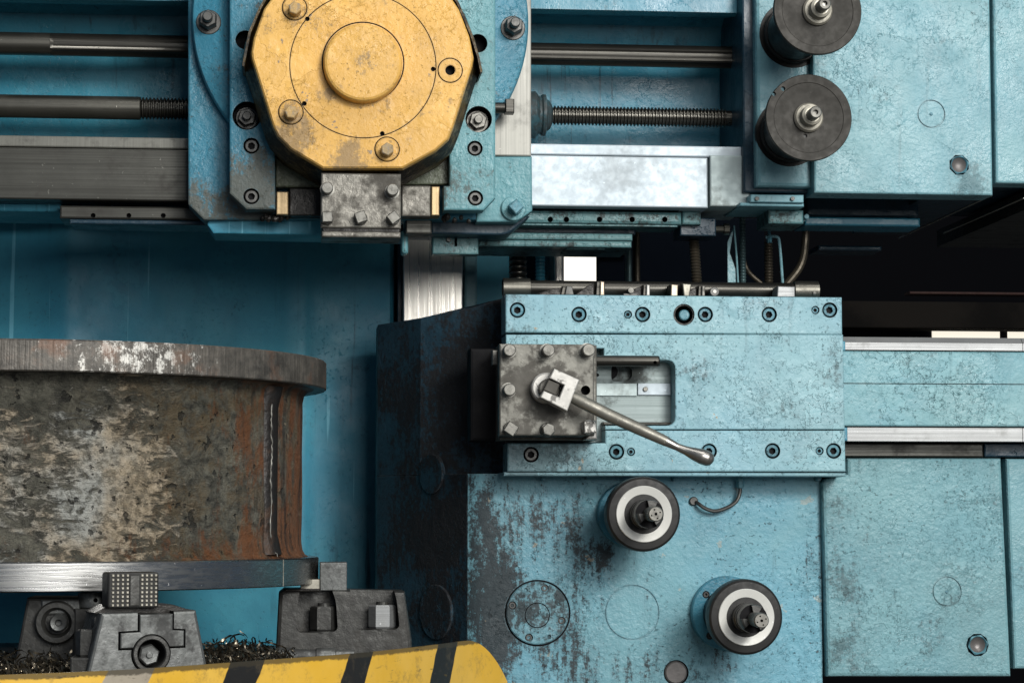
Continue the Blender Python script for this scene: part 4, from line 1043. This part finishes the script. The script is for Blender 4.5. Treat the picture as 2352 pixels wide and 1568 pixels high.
for (u0, u1, mt, lab) in ((1441, 1452, 'hose_green', 'greenish upright bar, left of a pair behind the saddle'), (1459, 1471, 'hose', 'brownish upright bar, right of a pair behind the saddle')):
    o = bx(None, 'upright_bar', M[mt], u0, 500, u1, 760, .5, .54, .004); tag(o, lab.replace(', left of a pair', ' beside a brownish one').replace(', right of a pair', ' beside a greenish one'), 'bar', 'upright bars behind the saddle')
t = thing('back_frame', 'dark sheet cabinet standing in the hall behind the side saddle', 'cabinet', (P(1400, 640, 1.6).x, 1.6, ZF))
bx(t, 'panel', M['cabinet'], 1374, 585, 1436, 2600, 1.5, 1.53, .004)
bx(t, 'top_rail', M['hose'], 1374, 577, 1438, 584, 1.48, 1.53, .005)
bx(t, 'panel', M['cabinet'], 1436, 500, 1760, 2600, 1.54, 1.57, .004)

# ------------------------------------------------------------------ flanged drum
t = thing('flanged_drum', 'rusty flanged cast steel drum clamped on the machine table', 'workpiece', (DX, DY, P(90, 1362, -.65).z))
RT, RB, RW = .570, .557, .523
zt1, zt2 = P(90, 777, DY-RT).z, P(90, 851, DY-RT).z
zb1, zb2 = P(90, 1291, DY-RB).z, P(90, 1360, DY-RB).z
MB().lathe_z(DX, DY, [(.40, zt2+.001), (RT-.002, zt2), (RT, zt2+.002), (RT, zt1-.003), (RT-.003, zt1), (.44, zt1), (.44, zt2+.002)], 160, False).build('top_flange', M['flange'], t, 40)
prof = [(RW+.022, zt2-.0005), (RW+.010, zt2-.004), (RW+.003, zt2-.012), (RW, zt2-.026)]
for i in range(1, 24): prof.append((RW, zt2-.026+(zb1+.04-zt2+.026)*i/24))
prof += [(RW, zb1+.040), (RW+.001, zb1+.026), (RW+.004, zb1+.012), (RW+.009, zb1+.004), (RW+.015, zb1+.0005)]
m = MB(); n = 200; rings = []
for r0, z in prof:
    rg = []
    for j in range(n):
        a = 2*PI*j/n; w = .0012*math.sin(a*9+z*14)+.0009*math.sin(a*23+z*31+1)
        rg.append((DX+(r0+w)*math.cos(a), DY+(r0+w)*math.sin(a), z))
    rings.append(rg)
m.loft(rings, False, False); m.build('barrel', M['drum'], t, 60)
MB().lathe_z(DX, DY, [(.42, zb2), (RB-.002, zb2), (RB, zb2+.002), (RB, zb1-.002), (RB-.002, zb1), (.42, zb1), (.42, zb2+.001)], 160, False).build('bottom_flange', M['machined'], t, 40)
# the vertical joint with its weld bead
def onb(u, R):
    best = None
    for i in range(1, 1800):
        a = -PI/2+(PI/2)*i/1800; q = Vector((DX+R*math.cos(a), DY+R*math.sin(a), 0)); d = q-Vector((0, CAMY, 0))
        uu = W/2+FPX*d.dot(RGT)/d.dot(FWD)
        if best is None or abs(uu-u) < best[0]: best = (abs(uu-u), a)
    return best[1]
a0 = onb(612, RW); a1 = onb(634, RW)
def wall_pt(a, r, z): return Vector((DX+r*math.cos(a), DY+r*math.sin(a), z))
rings = []
for i in range(9):
    z = zt2-.006+(zb1+.008-zt2+.006)*i/8
    fl = .010 if i in (0, 8) else 0
    rings.append([wall_pt(a0+(a1-a0)*k, RW+hh+fl, z) for k, hh in ((-.35, -.006), (-.25, .002), (.0, .006), (.35, .008), (.8, .006), (1.1, .001), (1.2, -.006))])
jm = metal('black_scaled_joint', (.030, .027, .025), (.012, .011, .011), .42, .3, .6, scol=(.07, .035, .016), streak='z', sstr=.8, lump=3., bump=.9, lo=.48, hi=.66, seed=51)
MB().loft(rings).build('vertical_joint', jm, t, 60)
pw = []; rw = []
for i in range(60):
    f = i/59; z = zt2-.004+(zb1+.004-zt2+.004)*f
    pw.append(wall_pt(a0+(a1-a0)*(.06+.05*math.sin(i*.35)+.05*random.random()), RW+.0065+.002*random.random()+(.012 if f > .97 else 0), z)); rw.append(.0008+.0018*random.random()**2)
MB().tube(pw, rw, 7).build('weld_bead', M['bolt'], t, 70)
# a scribed line on the turned flange
a2 = onb(652, RB)
MB().loft([[wall_pt(a2-.0012, RB+.0004, z), wall_pt(a2+.0012, RB+.0004, z), wall_pt(a2+.0012, RB-.001, z), wall_pt(a2-.0012, RB-.001, z)] for z in (zb2+.001, zb1-.001)]).build('scribed_line', M['hub'], t, 0)

# ------------------------------------------------------------------ chuck jaws
# right hand jaw seen from its side
JY = -.22
t = thing('chuck_jaw', 'dark cast chuck jaw with two nut pockets below the edge of the drum', 'chuck jaw', (P(790, 1500, JY).x, JY+.06, TZ), 'chuck jaws on the round table')
q = pts([(632, 1515), (640, 1362), (652, 1352), (930, 1358), (946, 1468), (948, 1515)], JY); zj = TZ
q = [(a, max(b, zj)) for a, b in q]
jb = MB().prism(q, JY, JY+.13, .008).build('jaw_body', M['jaw'], t)
c = MB()
for l in ([(692, 1340), (758, 1340), (772, 1380), (776, 1444), (764, 1452), (686, 1452), (680, 1440), (684, 1380)], [(806, 1340), (902, 1340), (912, 1380), (918, 1438), (908, 1446), (822, 1446), (806, 1430), (802, 1380)]):
    c.prism(roundpoly(pts(l, JY), .012), JY-.02, JY+.055, 0)
cut(jb, c, None)
for (u, v0, v1, mt) in ((744, 1391, 1447, 'jaw'), (878, 1388, 1441, 'rail')):
    p0, p1 = P(u, v0, JY+.03), P(u, v1, JY+.03)
    m = MB().lathe_z(p0.x, JY+.028, [(.024, p1.z), (.026, p1.z+.003), (.026, p0.z-.003), (.0235, p0.z)], 6)
    n_ = m.build('jaw_nut', M[mt], t, 20); 
    MB().lathe_z(p0.x, JY+.028, [(.012, p0.z), (.012, p0.z+.006)], 16).build('stud_end', M['jaw'], t)
    MB().lathe_z(p0.x, JY+.028, [(.030, P(u, v1+5, JY+.03).z), (.030, p1.z-.0005)], 24).build('washer', M['jaw'], t)
p0, p1 = P(634, 1490, JY-.03), P(850, 1490, JY-.03)
rz = TZ+.014
m = MB().lathe_x(JY-.016, rz+.004, [(.014, p0.x), (.016, p0.x+.003), (.016, p0.x+.030), (.0135, p0.x+.031), (.0125, P(725, 1490, JY-.03).x), (.0155, P(727, 1490, JY-.03).x), (.0155, P(770, 1490, JY-.03).x), (.012, P(772, 1490, JY-.03).x), (.012, p1.x-.03)], 28)
m.build('jaw_spindle', M['jaw_light'], t)
st_ = bx(t, 'jaw_step', M['jaw_light'], 735, 1291, 797, 1356, JY+.03, JY+.12, .002)
bx(t, 'step_shim', M['hub'], 690, 1330, 734, 1354, JY+.02, JY+.1, .002)
bx(t, 'jaw_rail', M['grease'], 655, 1351.5, 735, 1358, JY-.005, JY+.1, .002)

# front jaw with toothed pad, turned a little to the right
def rotbox(mb_fn, c, ang):
    pass
F0 = P(347, 1480, -.76); ang = math.radians(16)
ca, sa = math.cos(ang), math.sin(ang)
class RMB(MB):
    """builds in a frame turned about z at F0; local x along the jaw face, local y into the picture"""
    def build(s, name, mat, parent=None, smooth=22):
        s.v = [(F0.x+a*ca-b*sa, F0.y+a*sa+b*ca, c) for a, b, c in s.v]
        return MB.build(s, name, mat, parent, smooth)
sF = sc(-.76)
def L(u, v): return ((u-347)*sF/ca, F0.z-(v-1480)*sF)
t = thing('chuck_jaw', 'front chuck jaw with toothed black pad and round adjusting screw', 'chuck jaw', (F0.x, F0.y, TZ), 'chuck jaws on the round table')
q = [L(u, v) for u, v in ((205, 1560), (238, 1408), (446, 1404), (478, 1560))]
q = [(a, max(b, TZ)) for a, b in q]
jb = RMB(); jb.prism(q, 0, .12, .005); jb = jb.build('jaw_body', M['jaw_light'], t)
tp_ = [(317, 1395), (397, 1395), (397, 1444), (423, 1446), (423, 1488), (275, 1491), (275, 1449), (317, 1447)]
kp_ = [(320.5, 1412), (393.5, 1411), (393.5, 1447), (419, 1449), (419, 1484.5), (279, 1487), (279, 1452.5), (320.5, 1450.5)]
def world_cut(mb):
    mb.v = [(F0.x+a*ca-b*sa, F0.y+a*sa+b*ca, c) for a, b, c in mb.v]; return mb
a, b = L(347, 1500)
cut(jb, world_cut(MB().prism([L(u, v) for u, v in tp_], -.02, .05, 0)))
cut(jb, world_cut(MB().lathe_y(a, b, [(.033, -.02), (.033, .051)], 40)))
ins = RMB(); ins.prism([L(u, v) for u, v in kp_], -.004, .045, .002); ins = ins.build('jaw_key', M['jaw_light'], t)
cut(ins, world_cut(MB().lathe_y(a, b, [(.0325, -.02), (.0325, .06)], 40)))
m = RMB(); m.loft([circ(a, b, .023, .040, 40), circ(a, b, .023, -.004, 40), circ(a, b, .0245, -.007, 40), circ(a, b, .0295, -.007, 40), circ(a, b, .031, -.004, 40), circ(a, b, .031, .045, 40)], False, False); m.build('screw_sleeve', M['jaw'], t)
m = RMB(); m.lathe_y(a-.002, b-.002, [(.003, .004), (.0155, .003), (.018, .006), (.018, .04)], 6, .3); m.build('adjusting_screw', M['jaw_light'], t)
m = RMB(); m.lathe_y(a-.002, b-.002, [(.0045, .0005), (.0055, .001), (.0055, .004)], 16); m.build('screw_centre', M['jaw_light'], t)
# upper carrier and pad
m = RMB(); m.prism([L(u, v) for u, v in ((232, 1408), (262, 1392), (404, 1392), (440, 1404), (440, 1412), (232, 1412))], .03, .11, .002); m.build('jaw_top', M['grease'], t)
pd = RMB(); x0, zb_ = L(254, 1398); x1, zt_ = L(366, 1317)
pd.prism(roundpoly([(x0, zb_), (x1, zb_), (x1, zt_), (x0, zt_)], .006), .012, .058, .003); pd = pd.build('jaw_pad', M['knurl'], t)
nb = 0
for i in range(9):
    if i in (4,): continue
    for j in range(8):
        fx = (.10, .195, .29, .385, 0, .67, .76, .85, .94)[i]
        u0 = x0+(x1-x0)*fx; z0_ = zb_+(zt_-zb_)*(.09+.117*j)
        m = RMB(); m.loft([[(u0+r*dx_, y, z0_+r*dz_) for dx_, dz_ in ((-1, -1), (1, -1), (1, 1), (-1, 1))] for r, y in ((.0014, .009), (.0024, .0123))])
        m.build('tooth', M['hub'], pd, 0)
m = RMB(); xx = x0+(x1-x0)*.525; m.prism([(xx-.008, zb_+.004), (xx+.008, zb_+.004), (xx+.008, zt_-.006), (xx-.008, zt_-.006)], .0095, .013, .001); m.build('pad_strip', M['jaw'], pd)
# hexagon nuts at its flank
for (u, v0, v1, r) in ((200, 1445, 1506, 22), (228, 1415, 1440, 16)):
    p0, p1 = P(u, v0, -.74), P(u, v1, -.74); a = r*sc(-.8)*1.15
    MB().lathe_z(p0.x, -.74, [(a*.92, p1.z), (a, p1.z+.003), (a, p0.z-.003), (a*.9, p0.z)], 6).build('flank_nut', M['jaw'], t, 20)
MB().box(P(165, 1500, -.74).x, P(245, 1500, -.74).x, -.77, -.68, TZ, P(200, 1506, -.74).z-.0005, .003).build('flank_foot', M['jaw'], t)

# support block under the drum on the left
UY = -.56
t = thing('support_jack', 'dark support jack with round screw under the left side of the drum', 'support', (P(125, 1480, UY).x, UY+.05, TZ))
q = [(a, max(b, TZ)) for a, b in pts([(30, 1540), (62, 1372), (182, 1372), (196, 1540)], UY)]
MB().prism(q, UY, UY+.12, .005).build('jack_body', M['jaw'], t)
p = P(132, 1428, UY)
MB().lathe_y(p.x, p.z, [(.020, UY-.004), (.026, UY-.018), (.034, UY-.018), (.037, UY-.013), (.037, UY+.01)], 40, cap0=False).build('screw_sleeve', M['jaw'], t)
MB().lathe_y(p.x+.004, p.z, [(.005, UY-.015), (.006, UY-.026), (.013, UY-.028), (.015, UY-.024), (.015, UY+.0)], 28).build('jack_screw', M['jaw_light'], t)
pl(t, 'jack_key', M['jaw_light'], [(94, 1376), (182, 1376), (184, 1408), (96, 1412)], UY-.006, UY+.05, .003)
t = thing('packing_cylinder', 'short steel packing cylinder with cross hole under the turned drum flange', 'packing piece', tuple(P(215, 1412, -.6)))
p0, p1 = P(212, 1361, -.58), P(212, 1396, -.58)
o = MB().lathe_z(p0.x, -.55, [(.026, p1.z), (.027, p1.z+.001), (.027, p0.z-.0005), (.026, p0.z)], 36).build('cylinder', M['jaw_light'], t)
c = MB(); q = P(219, 1378, -.58); c.lathe_y(q.x, q.z, [(.0038, -.62), (.0038, -.56)], 14); cut(o, c)
MB().box(p0.x-.03, p0.x+.05, -.58, -.50, TZ, p1.z-.0005, .003).build('pedestal', M['jaw'], t)
bx(t, 'packing_block', M['bolt'], 241, 1362, 272, 1393, -.60, -.52, .002)

# ------------------------------------------------------------------ swarf heaps on the table
def swarf(name, u0, u1, ya, yb, n, hmax, label):
    m = MB(); rnd = random.Random(len(name)+n)
    for i in range(n):
        Y = ya+(yb-ya)*rnd.random(); u = u0+(u1-u0)*rnd.random(); px = P(u, 1480, Y).x
        z = TZ+.004+hmax*rnd.random()*(1-.5*abs(2*(u-u0)/(u1-u0)-1))
        k_ = rnd.random()**2; r = .004+.010*k_; L_ = .015+.06*k_+.02*rnd.random(); turns = 1.+2.4*rnd.random(); w = .0015+.003*k_
        d = Vector((rnd.uniform(-1, 1), rnd.uniform(-1, 1), rnd.uniform(-.5, .5))).normalized(); e = d.orthogonal().normalized(); g = d.cross(e)
        k = int(turns*8)+3; ra, rb_ = [], []
        for j in range(k):
            f = j/(k-1); a = f*turns*2*PI; c = Vector((px, Y, z))+d*(L_*(f-.5))+(e*math.cos(a)+g*math.sin(a))*r
            c.z = max(c.z, TZ+.001)
            ra.append(c); rb_.append(c+d*w)
        m.loft([ra, rb_], False, False, False)
    # dark mound that carries the curls
    o = m.build(name, M['chip'], None, 60); struct(o, 'stuff'); o['label'] = label; o['category'] = 'swarf'; return o
swarf('swarf_heap', -20, 240, -.72, -.40, 520, .035, 'heap of curled metal swarf beside the support jack')
swarf('swarf_heap', 455, 660, -.62, -.18, 520, .040, 'heap of curled metal swarf between the two chuck jaws')

# ------------------------------------------------------------------ striped guard
g = [(-120, 359, 0), (0, 359, 0), (150, 353.5, 0), (300, 346.5, 0), (450, 336.5, 0), (606, 325, 0), (800, 311, 0), (930, 298, 0), (1014, 288, 0), (1078, 280, 0), (1150, 273, 0), (1200, 268, 0)]
zg = -(359/FPX)*3.45
base = []
for (u, off, _) in g:
    v = 1190+off
    d = FWD+RGT*((u-W/2)/FPX)+UPV*((H/2-v)/FPX)
    tt = zg/d.z; q = Vector((0, CAMY, 0))+d*tt; base.append(q)
base[0] = base[1]+(base[1]-base[2])
cp = smooth_path(base, 8)
arcs = [0]
for i in range(1, len(cp)): arcs.append(arcs[-1]+(cp[i]-cp[i-1]).length)
def proj(q):
    d = Vector(q)-Vector((0, CAMY, 0)); k = d.dot(FWD); return W/2+FPX*d.dot(RGT)/k, H/2-FPX*d.dot(UPV)/k
def s_at(u):
    for i in range(1, len(cp)):
        a, b = proj(cp[i-1])[0], proj(cp[i])[0]
        if a <= u <= b: return arcs[i-1]+(arcs[i]-arcs[i-1])*(u-a)/(b-a)
    return arcs[-1]
s_end = s_at(1167); s_c = s_at(1074)
SL = .55                                       # stripe slant: run per drop
stripes = [(s_at(246), s_at(352), .85, (.26, .26, .25)), (s_at(527), s_at(607), 1., (.018, .018, .018)), (s_at(803), s_at(857), 1., (.018, .018, .018)), (s_at(1006), s_at(1051), 1., (.018, .018, .018)), (s_at(-60), s_at(-20), 1., (.018, .018, .018))]
M['guard'] = guard_mat(stripes)
Hh = .20; nr = 10
vs, fs, uvs = [], [], []
def top_drop(s):
    if s < s_c: return 0
    f = min(1, (s-s_c)/(s_end-s_c)); return .092*f*f
ncol = len([a for a in arcs if a <= s_end])
cols = [(cp[i], arcs[i]) for i in range(len(cp)) if arcs[i] <= s_end]
me = bpy.data.meshes.new('guard_panel')
th = .006
for side in (0, 1):
    for i, (q, s) in enumerate(cols):
        a = cols[max(i-1, 0)][0]; b = cols[min(i+1, len(cols)-1)][0]; tn = (b-a).normalized(); nn = Vector((-tn.y, tn.x, 0))
        for j in range(nr+1):
            z = zg-top_drop(s)-(Hh-top_drop(s))*j/nr
            w = q+nn*(th*side); vs.append((w.x, w.y, z)); uvs.append((s+SL*(zg-z), z-zg))
def vid(side, i, j): return side*len(cols)*(nr+1)+i*(nr+1)+j
for side in (0, 1):
    for i in range(len(cols)-1):
        for j in range(nr):
            f = (vid(side, i, j), vid(side, i, j+1), vid(side, i+1, j+1), vid(side, i+1, j)); fs.append(f if side == 0 else f[::-1])
for i in range(len(cols)-1):
    fs.append((vid(0, i, 0), vid(0, i+1, 0), vid(1, i+1, 0), vid(1, i, 0))); fs.append((vid(0, i, nr), vid(1, i, nr), vid(1, i+1, nr), vid(0, i+1, nr)))
for j in range(nr):
    i = len(cols)-1; fs.append((vid(0, i, j), vid(0, i, j+1), vid(1, i, j+1), vid(1, i, j)))
t = thing('table_guard', 'curved yellow guard plate with black hazard stripes in front of the table', 'guard', (0, -.7, ZF))
c0 = Vector((0, -.7, zg-.1))
me.from_pydata([Vector(q)-c0 for q in vs], [], fs)
uvl = me.uv_layers.new(name='uv')
for lp in me.loops: uvl.data[lp.index].uv = uvs[lp.vertex_index]
finish(me, 'guard_panel', M['guard'], t, c0, 40)
for i in (4, 22, 40, 56):
    if i < len(cols):
        q = cols[i][0]; q = q+(Vector((DX, DY, q.z))-q).normalized()*.035; MB().box(q.x-.012, q.x+.012, q.y-.012, q.y+.012, ZF, zg-.03, .002).build('guard_post', M['navy'], t)
